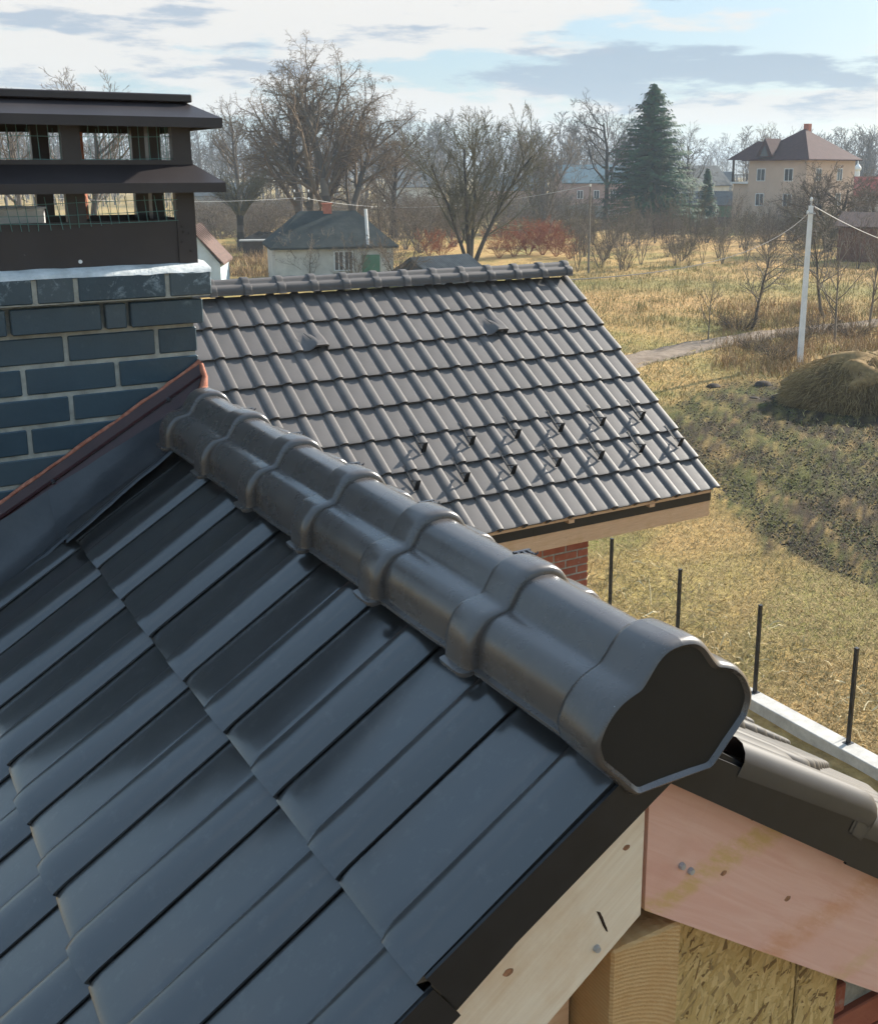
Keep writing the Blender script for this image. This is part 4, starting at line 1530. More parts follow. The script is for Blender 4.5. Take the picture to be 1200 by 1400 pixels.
def grow(seed, height, r0, kids=(12, 6, 5, 3), nseg=(8, 5, 4, 2), spread=(55, 45, 42, 40), lens=(0.5, 0.5, 0.5, 0.45), wig=(0.12, 0.22, 0.28, 0.3),
         trop=(0.05, 0.10, 0.05, 0.0), start=0.3, stems=1, lean=0.1, twig_r=0.010, stem_len=0.85, first_tilt=None):
    R = random.Random(seed)
    out = []

    def vrand():
        return Vector((R.gauss(0, 1), R.gauss(0, 1), R.gauss(0, 1)))

    def branch(p, d, length, r, lev):
        ns = nseg[min(lev, len(nseg) - 1)]
        w = wig[min(lev, len(wig) - 1)]
        tr = trop[min(lev, len(trop) - 1)]
        pts = [(p.copy(), d.copy(), r)]
        tip = max(twig_r * 0.6, r * (0.32 if lev == 0 else 0.28))
        for i in range(ns):
            d = (d + vrand() * w * 0.6 + Vector((0, 0, tr))).normalized()
            q = p + d * (length / ns)
            rn = r + (tip - r) * ((i + 1) / ns)
            ra = r + (tip - r) * (i / ns)
            out.append((lev, p.x, p.y, p.z, q.x, q.y, q.z, ra, rn))
            p = q
            pts.append((p.copy(), d.copy(), rn))
        if lev >= len(kids):
            return
        nk = kids[lev]
        nk = max(1, int(round(nk * R.uniform(0.8, 1.2))))
        for k in range(nk):
            st = start if lev == 0 else 0.18
            f = st + (1 - st) * (k + R.uniform(0.1, 0.9)) / nk
            i = min(int(f * ns), ns - 1)
            t = f * ns - i
            pp = pts[i][0].lerp(pts[i + 1][0], t)
            dd = pts[i][1]
            ang = math.radians(spread[lev] * R.uniform(0.65, 1.25))
            perp = dd.cross(vrand()).normalized()
            nd = (dd * math.cos(ang) + perp * math.sin(ang)).normalized()
            rl = pts[i][2] * R.uniform(0.45, 0.7)
            ln = length * lens[lev] * R.uniform(0.65, 1.2) * (1.15 - 0.55 * f)
            branch(pp, nd, ln, max(rl, twig_r), lev + 1)
    for s in range(stems):
        a = 2 * math.pi * (s + R.random() * 0.6) / stems
        tilt = lean * (1 if stems > 1 else R.uniform(0.2, 1))
        d = Vector((math.cos(a) * tilt, math.sin(a) * tilt, 1)).normalized()
        if first_tilt is not None and stems == 1:
            d = Vector(first_tilt).normalized()
        off = Vector((math.cos(a), math.sin(a), 0)) * (r0 * 0.9 if stems > 1 else 0)
        branch(off + Vector((0, 0, -0.1)), d, height * stem_len * (R.uniform(0.8, 1.0) if stems > 1 else 1), r0 * (R.uniform(0.7, 1) if stems > 1 else 1), 0)
    arr = np.array(out)
    # scale to the wanted height
    k = height / arr[:, 6].max()
    arr[:, [1, 2, 3, 4, 5, 6]] *= k
    return arr


def tree_meshes(arr, bark, twig, trunk_lev=0):
    res = []
    lev = arr[:, 0]
    t = arr[lev <= trunk_lev][:, 1:]
    V, F = seg_mesh('trunk', t, 8)
    me = np_mesh('trunk', V, F, True)
    me.materials.append(MATS[bark])
    res.append(me)
    c1 = arr[(lev > trunk_lev) & (lev <= trunk_lev + 1)][:, 1:]
    c2 = arr[lev > trunk_lev + 1][:, 1:]
    parts = []
    off = 0
    Vs, Fs = [], []
    for a_, s_ in ((c1, 4), (c2, 3)):
        if len(a_):
            V, F = seg_mesh('c', a_, s_)
            Vs.append(V)
            Fs.append(F + off)
            off += len(V)
    me = np_mesh('crown', np.concatenate(Vs), np.concatenate(Fs), False)
    me.materials.append(MATS[twig])
    res.append(me)
    return res


def plant(name, label, cat, loc, meshes, group=None, rotz=0.0, scale=1.0, names=('trunk', 'crown')):
    z = ground_height(loc[0], loc[1]) - 0.03
    o = thing(name, label, cat, (loc[0], loc[1], z), rotz, group)
    o.scale = (scale,) * 3
    for nm, me in zip(names, meshes):
        mesh_obj(nm, me, None, o)
    return o


def tall(px, dist, top):
    return height_at(top, dist)


# big willows behind the cottage
W1 = tree_meshes(grow(21, tall(415, 118, 64), 0.55, kids=(13, 8, 7, 4), spread=(38, 40, 48, 60), lens=(0.62, 0.5, 0.48, 0.6), wig=(0.16, 0.22, 0.26, 0.3), trop=(0.06, 0.12, 0.03, -0.22), start=0.22, stems=3, lean=0.22, twig_r=0.015), 'bark', 'willow_twig')
plant('willow_tree', 'tall bare willow with several upright stems behind the cottage', 'tree', at_dist(418, 118), W1, rotz=0.4)
W2 = tree_meshes(grow(5, tall(470, 112, 72), 0.60, kids=(11, 8, 7, 4), spread=(52, 42, 46, 60), lens=(0.75, 0.5, 0.5, 0.6), wig=(0.18, 0.22, 0.26, 0.3), trop=(0.04, 0.14, 0.02, -0.22), start=0.25, stems=2, lean=0.35, twig_r=0.015), 'bark', 'willow_twig')
plant('willow_tree', 'broad bare willow with a limb sweeping right over the cottage roof', 'tree', at_dist(462, 112), W2, rotz=2.6)
# pollard
PO = grow(31, 7.6, 0.16, kids=(7, 5, 3), nseg=(5, 4, 2), spread=(26, 34, 40), lens=(0.55, 0.5, 0.5), trop=(0.03, 0.08, 0.0), start=0.25, stems=16, lean=0.55, twig_r=0.014, stem_len=0.6)
PO[:, [3, 6]] = PO[:, [3, 6]] * 0.62 + 3.3
PO[:, [1, 2, 4, 5]] *= 0.85
trk = []
for i in range(6):
    z0, z1 = i * 0.62 - 0.1, (i + 1) * 0.62 - 0.1
    rr0 = 0.42 - 0.02 * i + (0.12 if i == 0 else 0)
    trk.append((0, 0.10 * i * 0.4, 0, z0, 0.10 * (i + 1) * 0.4, 0, z1, rr0, 0.42 - 0.02 * (i + 1) + (0.14 if i == 5 else 0)))
PO[:, [1, 4]] += 0.24
PO[:, 0] += 1
POA = np.concatenate([np.array(trk), PO])
PM = tree_meshes(POA, 'dark_bark', 'olive_twig')
plant('pollard_willow', 'pollarded willow with thick stubby trunk and thin upright shoots', 'tree', ground_at(330, 346), PM, rotz=1.0)
T3 = tree_meshes(grow(41, tall(325, 150, 135), 0.36, kids=(15, 7, 6, 3), spread=(50, 44, 42, 40), lens=(0.48, 0.5, 0.5, 0.5), trop=(0.05, 0.16, 0.08, 0.04), twig_r=0.014), 'bark', 'twig')
plant('bare_tree', 'slender bare tree just right of the chimney cowl', 'tree', at_dist(325, 150), T3)
T4 = tree_meshes(grow(43, tall(115, 95, 106), 0.34, kids=(14, 8, 6, 3), spread=(52, 46, 42, 40), lens=(0.5, 0.5, 0.5, 0.5), trop=(0.05, 0.14, 0.08, 0.04), start=0.34, twig_r=0.013), 'dark_bark', 'twig')
plant('bare_tree', 'bare tree rising behind the chimney cowl', 'tree', at_dist(118, 95), T4)
plant('bare_tree', 'bare tree seen through the left cowl openings', 'tree', at_dist(30, 120), T3, rotz=2.0, scale=0.9)
T5 = tree_meshes(grow(47, tall(536, 128, 160), 0.34, kids=(13, 7, 6, 4), spread=(48, 46, 46, 40), lens=(0.55, 0.5, 0.5, 0.5), trop=(0.05, 0.10, 0.04, 0.0), start=0.3, stems=2, lean=0.14, twig_r=0.015), 'dark_bark', 'twig')
plant('bare_tree', 'dark bare tree right of the big willows', 'tree', at_dist(534, 128), T5)
T6 = tree_meshes(grow(53, tall(640, 93, 140), 0.24, kids=(13, 9, 6, 4), spread=(46, 40, 36, 32), lens=(0.58, 0.52, 0.5, 0.5), trop=(0.05, 0.18, 0.14, 0.10), start=0.16, stems=4, lean=0.42, twig_r=0.012), 'dark_bark', 'olive_twig')
plant('fruit_tree', 'multi-stemmed bare tree with dense upright twigs above the tiled ridge', 'tree', at_dist(644, 93), T6, rotz=0.7)
T7 = tree_meshes(grow(59, tall(735, 140, 175), 0.20, kids=(14, 8, 6, 3), spread=(40, 38, 36, 30), lens=(0.5, 0.5, 0.5, 0.5), trop=(0.05, 0.16, 0.12, 0.06), start=0.12, stems=4, lean=0.3, twig_r=0.014), 'pale_twig', 'pale_twig')
plant('bare_tree', 'pale tan bare tree left of the thin wooden pole', 'tree', at_dist(738, 140), T7)
T8 = tree_meshes(grow(61, tall(830, 165, 128), 0.40, kids=(13, 6, 5, 4), spread=(58, 52, 46, 42), lens=(0.55, 0.52, 0.5, 0.5), wig=(0.12, 0.30, 0.34, 0.34), trop=(0.05, 0.12, 0.06, 0.0), start=0.33, twig_r=0.020), 'dark_bark', 'far_twig')
plant('oak_tree', 'tall bare oak with crooked limbs standing left of the spruce', 'tree', at_dist(829, 165), T8, rotz=0.9)
plant('bare_tree', 'bare tree half hidden behind the right side of the spruce', 'tree', at_dist(944, 195), T8, rotz=3.0, scale=0.82)
plant('bare_tree', 'small bare tree showing above the maroon roof', 'tree', at_dist(1052, 205), T3, rotz=1.4, scale=0.90)
# gnarled orchard tree before the peach house
T9 = tree_meshes(grow(67, 8.6, 0.30, kids=(11, 9, 7, 4), spread=(74, 52, 46, 42), lens=(0.92, 0.55, 0.48, 0.5), wig=(0.2, 0.32, 0.34, 0.36), trop=(0.03, 0.05, 0.05, 0.02), start=0.28, stems=2, lean=0.25, twig_r=0.013, stem_len=0.75), 'dark_bark', 'twig')
plant('orchard_tree', 'gnarled spreading bare orchard tree beside the concrete pole', 'tree', ground_at(1129, 346), T9, rotz=0.3)
plant('orchard_tree', 'bare spreading tree at the right edge behind the brown shed', 'tree', at_dist(1205, 125), T9, rotz=2.3, scale=0.9)
# saplings on the near field edge
T10 = tree_meshes(grow(71, 5.0, 0.085, kids=(9, 7, 5), nseg=(7, 5, 3), spread=(56, 46, 42), lens=(0.62, 0.5, 0.5), wig=(0.16, 0.22, 0.25), trop=(0.06, 0.10, 0.04), start=0.3, twig_r=0.007, first_tilt=(0.35, 0.1, 1)), 'bark', 'pale_twig', 0)
plant('sapling', 'leaning bare sapling left of the concrete pole', 'tree', ground_at(1024, 452), T10, rotz=-0.6)
T11 = tree_meshes(grow(73, 5.6, 0.06, kids=(11, 6, 3), nseg=(7, 4, 2), spread=(44, 40, 36), lens=(0.45, 0.5, 0.5), wig=(0.10, 0.2, 0.22), trop=(0.06, 0.12, 0.05), start=0.2, twig_r=0.006), 'pale_twig', 'pale_twig', 0)
plant('sapling', 'pale slim sapling just right of the concrete pole', 'tree', ground_at(1141, 468), T11)
plant('sapling', 'thin bare sapling standing left of the leaning one', 'tree', ground_at(968, 464), T11, rotz=1.0, scale=0.62)
plant('sapling', 'dark-stemmed bare sapling behind the pale one', 'tree', ground_at(1128, 434), T10, rotz=1.9, scale=1.15)
plant('sapling', 'bare sapling at the right picture edge above the straw heap', 'tree', ground_at(1188, 446), T11, rotz=2.0, scale=1.0)
# pale bush before the cottage
SB = [tree_meshes(grow(80 + i, 3.0, 0.030, kids=(8, 5, 3), nseg=(5, 3, 2), spread=(34, 38, 36), lens=(0.5, 0.5, 0.5), trop=(0.05, 0.08, 0.03), start=0.12, stems=6 + i, lean=0.45 + 0.1 * i, twig_r=0.007), 'pale_twig', ('pale_twig', 'twig', 'twig')[i], 0) for i in range(3)]
plant('bush', 'pale bare bush in front of the cottage wall', 'bush', ground_at(424, 384), SB[0], scale=1.35, names=('stems', 'twigs'))
plant('bush', 'dark bare bush before the cottage window', 'bush', ground_at(486, 386), SB[1], scale=1.2, names=('stems', 'twigs'))
plant('bush', 'bare bush between cottage and corrugated shed roof', 'bush', at_dist(545, 74), SB[2], scale=1.5, names=('stems', 'twigs'))
SU = [tree_meshes(grow(180 + i, 4.2, 0.030, kids=(9, 5, 3), nseg=(6, 3, 2), spread=(36, 40, 38), lens=(0.36, 0.5, 0.5), trop=(0.05, 0.10, 0.03), start=0.18, stems=3 + i, lean=0.14 + 0.06 * i, twig_r=0.0065), ('bark', 'twig', 'pale_twig', 'bark')[i], ('twig', 'twig', 'pale_twig', 'olive_twig')[i], 0) for i in range(4)]
SHR = SB[1:] + SU
R0 = random.Random(5)


def brush_where(px, near):
    where = 'left of the spruce foot' if px < 860 else 'below the spruce and green house' if px < 1000 else 'between young spruce and concrete pole' if px < 1105 else 'right of the concrete pole'
    row = 'near' if near else 'far'
    return 'thin bare shrub in the %s brush row %s' % (row, where), '%s brush row %s' % (row, where)


# brush row along the far edge of the field
spots = []
for i in range(64):
    px = R0.uniform(786, 1215)
    spots.append((px, 372 - 40 * R0.random() ** 0.8))
for i, (px, py) in enumerate(spots):
    plant('shrub', brush_where(px, py > 345)[0], 'shrub', ground_at(px, py), SHR[R0.randrange(6)], brush_where(px, py > 345)[1], R0.uniform(0, 6), R0.uniform(0.6, 1.35), ('stems', 'twigs'))
for i in range(30):
    px = 790 + i * 14 + R0.uniform(-8, 8)
    plant('shrub', brush_where(px, False)[0], 'shrub', ground_at(px, 330 + R0.uniform(-8, 8)), SHR[R0.randrange(6)], brush_where(px, False)[1], R0.uniform(0, 6), R0.uniform(0.8, 1.6), ('stems', 'twigs'))
# rough bushes left of centre
for i in range(14):
    px = 470 + i * 13 + R0.uniform(-6, 6)
    plant('shrub', 'brown bare shrub among the garden trees behind the ridge', 'shrub', at_dist(px, R0.uniform(98, 125)), SHR[R0.randrange(6)], 'garden shrubs behind the ridge', R0.uniform(0, 6), R0.uniform(1.3, 2.3), ('stems', 'twigs'))
for i in range(8):
    px = 285 + i * 11 + R0.uniform(-4, 4)
    plant('shrub', 'low bare shrub by the pollard and brown shed', 'shrub', at_dist(px, R0.uniform(120, 150)), SB[i % 3], 'shrubs by the pollard', R0.uniform(0, 6), R0.uniform(1.0, 1.6), ('stems', 'twigs'))
# red-twigged thicket
RB = tree_meshes(grow(95, 3.4, 0.03, kids=(9, 6, 3), nseg=(5, 3, 2), spread=(30, 34, 34), lens=(0.5, 0.5, 0.5), trop=(0.05, 0.10, 0.03), start=0.1, stems=9, lean=0.75, twig_r=0.009), 'red_twig', 'red_twig', 0)
for i, (px, py, s) in enumerate(((682, 353, 0.85), (702, 351, 0.95), (722, 349, 1.0), (742, 348, 1.0), (760, 350, 0.9), (778, 353, 0.7), (604, 352, 0.8), (586, 350, 0.8), (712, 340, 0.9), (736, 338, 0.95), (758, 339, 0.85))):
    plant('red_bush', 'rust-red twiggy bush behind the right end of the tiled ridge' if px > 650 else 'rust-red bush left of the multi-stemmed tree', 'bush', ground_at(px, py), RB, 'rust-red bushes' if px > 650 else 'rust-red bushes left of the tree', i * 1.3, s, ('stems', 'twigs'))
# low twig mounds by the pole
LB = tree_meshes(grow(97, 1.0, 0.012, kids=(6, 4), nseg=(4, 2), spread=(40, 40), lens=(0.55, 0.5), trop=(0.0, 0.0), start=0.1, stems=26, lean=1.1, twig_r=0.005), 'dark_bark', 'twig', 0)
for i, (px, py, s, lb) in enumerate(((1060, 492, 1.1, 'low dark bramble left of the concrete pole foot'), (1085, 470, 1.0, 'low bramble behind the concrete pole'), (1010, 452, 1.3, 'bramble around the leaning sapling'), (1030, 478, 0.9, 'small bramble beside the dirt track'), (1120, 455, 1.2, 'bramble between pole and pale sapling'), (1165, 462, 1.1, 'bramble behind the straw heap'))):
    plant('bramble', lb, 'bush', ground_at(px, py), LB, None, i * 0.9, s, ('stems', 'twigs'))


# spruce
def spruce(seed, height, half, dense=1.0):
    R = random.Random(seed)
    V, F = [], []
    tr = []
    for i in range(10):
        z0, z1 = height * i / 10, height * (i + 1) / 10
        tr.append((0, 0, z0, 0, 0, z1, 0.03 + 0.30 * (1 - i / 10), 0.03 + 0.30 * (1 - (i + 1) / 10)))
    Vt, Ft = seg_mesh('t', tr, 8)
    trunk = np_mesh('trunk', Vt, Ft, True)
    trunk.materials.append(MATS['dark_bark'])
    z = height * 0.035
    while z < height * 0.985:
        f = z / height
        env = half * (1 - f) ** 0.72 * (0.90 + 0.10 * math.sin(f * 37)) + 0.10
        if f < 0.10:
            env *= 0.75 + 2.5 * f
        nb = max(6, int((10 + 16 * (1 - f)) * dense))
        for b in range(nb):
            a = R.uniform(0, 2 * math.pi)
            L_ = env * R.uniform(0.66, 1.12) * (1 + 0.14 * math.sin(3 * a + z * 1.7))
            droop = R.uniform(0.16, 0.42) * (1 - f * 0.8)
            zz = z + R.uniform(-0.3, 0.3)
            ca, sa = math.cos(a), math.sin(a)
            nt = max(4, int(L_ * 3.4))
            for t in range(nt):
                g = (t + R.uniform(0.2, 1)) / nt
                r = L_ * (0.12 + 0.88 * g)
                pz = zz - droop * L_ * g + 0.12 * L_ * g * g
                wdt = (0.22 + 0.5 * (1 - g)) * min(1.0, 0.3 + L_ * 0.22)
                for side in (-1, 1, 0):
                    sw = side * wdt * R.uniform(0.4, 1.1)
                    tip = (ca * (r + 0.28) - sa * sw, sa * (r + 0.28) + ca * sw, pz - R.uniform(0.10, 0.42))
                    w2 = R.uniform(0.10, 0.20)
                    b0 = (ca * (r - 0.1) + sa * w2, sa * (r - 0.1) - ca * w2, pz + R.uniform(0, .06))
                    b1 = (ca * r - sa * w2, sa * r + ca * w2, pz + R.uniform(-.05, .05))
                    n = len(V)
                    V.extend([b0, b1, tip])
                    F.append((n, n + 1, n + 2))
        z += 0.30 * (0.6 + 0.6 * (1 - f)) / 1.0
    crown = np_mesh('crown', np.array(V), np.array(F))
    crown.materials.append(MATS['needles'])
    return trunk, crown


SP = spruce(3, tall(890, 158, 124), 9.6)
plant('spruce_tree', 'tall dense dark green spruce in the middle distance', 'tree', at_dist(890, 158), SP)
SP2 = spruce(9, 7.8, 2.2, 0.7)
plant('young_spruce', 'young thin spruce before the white gabled house', 'tree', at_dist(968, 172), SP2)


# far woods: one mass
def far_wood():
    temps = []
    for s in range(5):
        arr = grow(200 + s, 1.0, 0.013, kids=(11, 5, 4), nseg=(5, 3, 2), spread=(42, 42, 40), lens=(0.42, 0.5, 0.5), trop=(0.05, 0.14, 0.05), start=0.25, twig_r=0.0026)
        V, F = seg_mesh('w', arr[:, 1:], 3)
        temps.append((V, F))
    R = random.Random(77)
    Vs, Fs, off = [], [], 0
    for i in range(430):
        if i < 230:
            px, dist, top = R.uniform(-60, 900), R.uniform(255, 420), R.uniform(158, 196)
        elif i < 300:
            px, dist, top = R.uniform(1020, 1300), R.uniform(240, 380), R.uniform(176, 202)
        else:
            px, dist, top = R.uniform(-60, 1300), R.uniform(430, 800), R.uniform(186, 206)
        if 905 < px < 1020 and i < 300:
            continue
        h = height_at(top, dist)
        p = at_dist(px, dist)
        V, F = temps[i % 5]
        a = R.uniform(0, 6.28)
        sx = h * R.uniform(0.8, 1.25)
        q = np.empty_like(V)
        q[:, 0] = (V[:, 0] * math.cos(a) - V[:, 1] * math.sin(a)) * sx + p.x
        q[:, 1] = (V[:, 0] * math.sin(a) + V[:, 1] * math.cos(a)) * sx + p.y
        q[:, 2] = V[:, 2] * h
        Vs.append(q)
        Fs.append(F + off)
        off += len(V)
    # undergrowth between the trunks
    for i in range(420):
        px, dist = R.uniform(-60, 1300), R.uniform(200, 700)
        if dist < 300 and px > 900:
            continue
        h = R.uniform(3, 7)
        p = at_dist(px, dist)
        V, F = temps[i % 5]
        sx = h * R.uniform(1.5, 2.6)
        q = np.empty_like(V)
        q[:, 0] = V[:, 0] * sx + p.x
        q[:, 1] = V[:, 1] * sx + p.y
        q[:, 2] = V[:, 2] * h
        Vs.append(q)
        Fs.append(F + off)
        off += len(V)
    me = np_mesh('far_wood', np.concatenate(Vs), np.concatenate(Fs))
    o = mesh_obj('far_wood', me, 'far_twig')
    tag(o, 'bare grey-brown woodland fading into haze behind the village', 'woodland', None, 'stuff')


far_wood()


def underbrush():
    temps = []
    for s_ in range(4):
        arr = grow(300 + s_, 1.0, 0.014, kids=(9, 5, 3), nseg=(4, 3, 2), spread=(42, 42, 40), lens=(0.5, 0.5, 0.5), trop=(0.05, 0.12, 0.03), start=0.1, stems=3, lean=0.5, twig_r=0.0040)
        temps.append(seg_mesh('u', arr[:, 1:], 3))
    R = random.Random(31)
    Vs, Fs, off = [], [], 0
    for i in range(300):
        px = R.uniform(250, 800) if i < 230 else R.uniform(800, 1220)
        dist = R.uniform(122, 215) if i < 230 else R.uniform(120, 150)
        p = at_dist(px, dist)
        h = R.uniform(2.0, 4.8) if i < 230 else R.uniform(1.5, 3.0)
        V, F = temps[i % 4]
        a = R.uniform(0, 6.28)
        sx = h * R.uniform(0.9, 1.6)
        q = np.stack([(V[:, 0] * math.cos(a) - V[:, 1] * math.sin(a)) * sx + p.x, (V[:, 0] * math.sin(a) + V[:, 1] * math.cos(a)) * sx + p.y, V[:, 2] * h - 0.1], 1)
        Vs.append(q)
        Fs.append(F + off)
        off += len(V)
    o = mesh_obj('underbrush', np_mesh('underbrush', np.concatenate(Vs), np.concatenate(Fs)), 'twig')
    tag(o, 'tangled brown brush filling the gardens behind the cottage', 'brush', None, 'stuff')


underbrush()

# ------------------------------------------------------------------ grass, straw, weeds


def blades(name, pts, length, width, lean, mat, label, cat, seed, lift=0.0, curl=True):
    g = np.random.default_rng(seed)
    n = len(pts)
    a = g.uniform(0, 2 * np.pi, n)
    L_ = length * g.uniform(0.5, 1.4, n)
    w = width * g.uniform(0.6, 1.4, n)
    le = np.clip(lean + g.normal(0, 0.25, n), 0.05, 1.5)
    ux, uy = np.cos(a), np.sin(a)
    px_, py_ = -uy, ux
    z = pts[:, 2] + lift
    hx, hz = np.sin(le) * L_, np.cos(le) * L_
    V = np.empty((n, 5, 3))
    V[:, 0] = np.stack([pts[:, 0] - px_ * w, pts[:, 1] - py_ * w, z], 1)
    V[:, 1] = np.stack([pts[:, 0] + px_ * w, pts[:, 1] + py_ * w, z], 1)
    m_ = 0.5
    bx = g.normal(0, 0.12, n) * L_
    V[:, 2] = np.stack([pts[:, 0] + ux * hx * m_ + px_ * (w * .8 + bx), pts[:, 1] + uy * hx * m_ + py_ * (w * .8 + bx), z + hz * 0.62], 1)
    V[:, 3] = np.stack([pts[:, 0] + ux * hx * m_ + px_ * (-w * .8 + bx), pts[:, 1] + uy * hx * m_ + py_ * (-w * .8 + bx), z + hz * 0.62], 1)
    V[:, 4] = np.stack([pts[:, 0] + ux * hx, pts[:, 1] + uy * hx, z + hz * 0.9], 1)
    b = (np.arange(n) * 5)[:, None]
    F = np.concatenate([np.concatenate([b, b + 1, b + 2], 1), np.concatenate([b, b + 2, b + 3], 1), np.concatenate([b + 3, b + 2, b + 4], 1)], 0)
    me = np_mesh(name, V.reshape(-1, 3), F)
    o = mesh_obj(name, me, mat)
    tag(o, label, cat, None, 'stuff')
    return o


def scatter(n, px0, px1, d0, d1, seed, keep=None, power=1.0, clump=0.0):
    g = np.random.default_rng(seed)
    out = []
    while sum(len(o) for o in out) < n:
        m_ = n * 2
        px = g.uniform(px0, px1, m_)
        dd = d0 * (d1 / d0) ** (g.uniform(0, 1, m_) ** power)
        d = np.stack([CF.x + CR.x * (px - CX) / FPX, CF.y + CR.y * (px - CX) / FPX], 1)
        d /= np.linalg.norm(d, axis=1, keepdims=True)
        P = d * dd[:, None]
        if clump:
            cidx = g.integers(0, m_, m_)
            cc = P[(cidx // 24) % m_]
            P = cc + g.normal(0, clump, (m_, 2))
        k = np.ones(m_, bool)
        if keep is not None:
            k = keep(P[:, 0], P[:, 1])
        out.append(P[k])
    P = np.concatenate(out)[:n]
    z = np.array([ground_height(x, y) for x, y in P])
    return np.concatenate([P, z[:, None]], 1)


def off_build(X, Y):
    return ~((X < 11.4) & (Y < 26)) & (dist_line(TRACK, X, Y) > 0.8)


def not_tilled(X, Y):
    return off_build(X, Y) & (~inside(PLOUGH, X, Y) | (nrg.uniform(0, 1, X.shape) < 0.05))


def tilled(X, Y):
    return inside(PLOUGH, X, Y)


blades('dry_grass', scatter(60000, 660, 1290, 12.5, 34, 1, not_tilled), 0.13, 0.0045, 1.15, 'dry_grass', 'matted dry straw-coloured grass at the near field edge', 'grass', 2)
blades('field_grass', scatter(70000, 700, 1290, 26, 95, 3, not_tilled, 0.8), 0.20, 0.010, 0.85, 'field_grass', 'yellow and green grass over the middle field', 'grass', 4)
blades('weeds', scatter(30000, 840, 1290, 17, 46, 5, tilled), 0.075, 0.005, 1.0, 'weeds', 'green weeds sprouting on the dark tilled soil', 'weeds', 6)
blades('soil_clods', scatter(16000, 840, 1290, 17, 46, 15, tilled), 0.06, 0.022, 1.1, 'soil_heap', 'dark crumbled clods of the tilled soil', 'soil', 16)
g_ = np.random.default_rng(8)


def tuft_field(n, px0, px1, d0, d1, seed, per, rad, L_, w, mat, label):
    c = scatter(n, px0, px1, d0, d1, seed, not_tilled)
    g = np.random.default_rng(seed + 1)
    P = np.repeat(c, per, 0)
    P[:, :2] += g.normal(0, rad, (len(P), 2))
    return blades('grass_tufts', P, L_, w, 0.45, mat, label, 'grass', seed + 2)


tuft_field(520, 980, 1280, 42, 66, 21, 22, 0.30, 0.55, 0.009, 'tall_grass', 'tall brownish dead grass tufts by the track and pole')
tuft_field(900, 760, 1280, 55, 110, 24, 14, 0.35, 0.42, 0.012, 'field_grass', 'tufts of yellow grass across the far field')
tuft_field(260, 270, 470, 84, 110, 27, 26, 0.5, 0.8, 0.018, 'tall_grass', 'dead grass and reeds beside the cottage')


# corn stalk litter along the footing
def corn_litter():
    R = random.Random(12)
    mb = MB()
    for i in range(260):
        y = R.uniform(6.5, 20.0)
        x = 11.35 + abs(R.gauss(0, 1.0)) + (0.35 if R.random() < 0.5 else 0)
        z = ground_height(x, y) + R.uniform(0.01, 0.10)
        a = R.uniform(0, 6.28)
        L_ = R.uniform(0.12, 0.42)
        w = R.uniform(0.006, 0.017)
        n = 5
        rows = []
        d = Vector((math.cos(a), math.sin(a), 0))
        s = Vector((-math.sin(a), math.cos(a), 0))
        bend = R.uniform(-0.5, 0.5)
        up = R.uniform(-0.02, 0.16)
        for k in range(n + 1):
            t = k / n
            c = Vector((x, y, z)) + d * (L_ * (t - 0.5)) + s * (bend * L_ * t * t) + Vector((0, 0, up * math.sin(t * 2.6) + 0.02 * math.sin(t * 9 + i)))
            ww = w * (1 - 0.8 * abs(t - 0.4))
            tw = s * math.cos(t * 2 + i) + Vector((0, 0, 1)) * math.sin(t * 2 + i)
            rows.append([tuple(c - tw * ww), tuple(c + tw * ww)])
        mb.grid(rows)
    for i in range(26):
        y = R.uniform(7, 18)
        x = 11.5 + abs(R.gauss(0, 0.9))
        a = R.uniform(0, 6.28)
        z = ground_height(x, y)
        h = R.uniform(0.2, 0.5)
        mb.tube([(x, y, z), (x + 0.1 * math.cos(a), y + 0.1 * math.sin(a), z + h * 0.6), (x + 0.3 * math.cos(a), y + 0.3 * math.sin(a), z + h)], [0.012, 0.009, 0.004], 5)
    o = mb.build('corn_litter', 'corn_leaf')
    tag(o, 'pale dried corn leaves and stalks littered beyond the concrete footing', 'corn litter', None, 'stuff')


corn_litter()


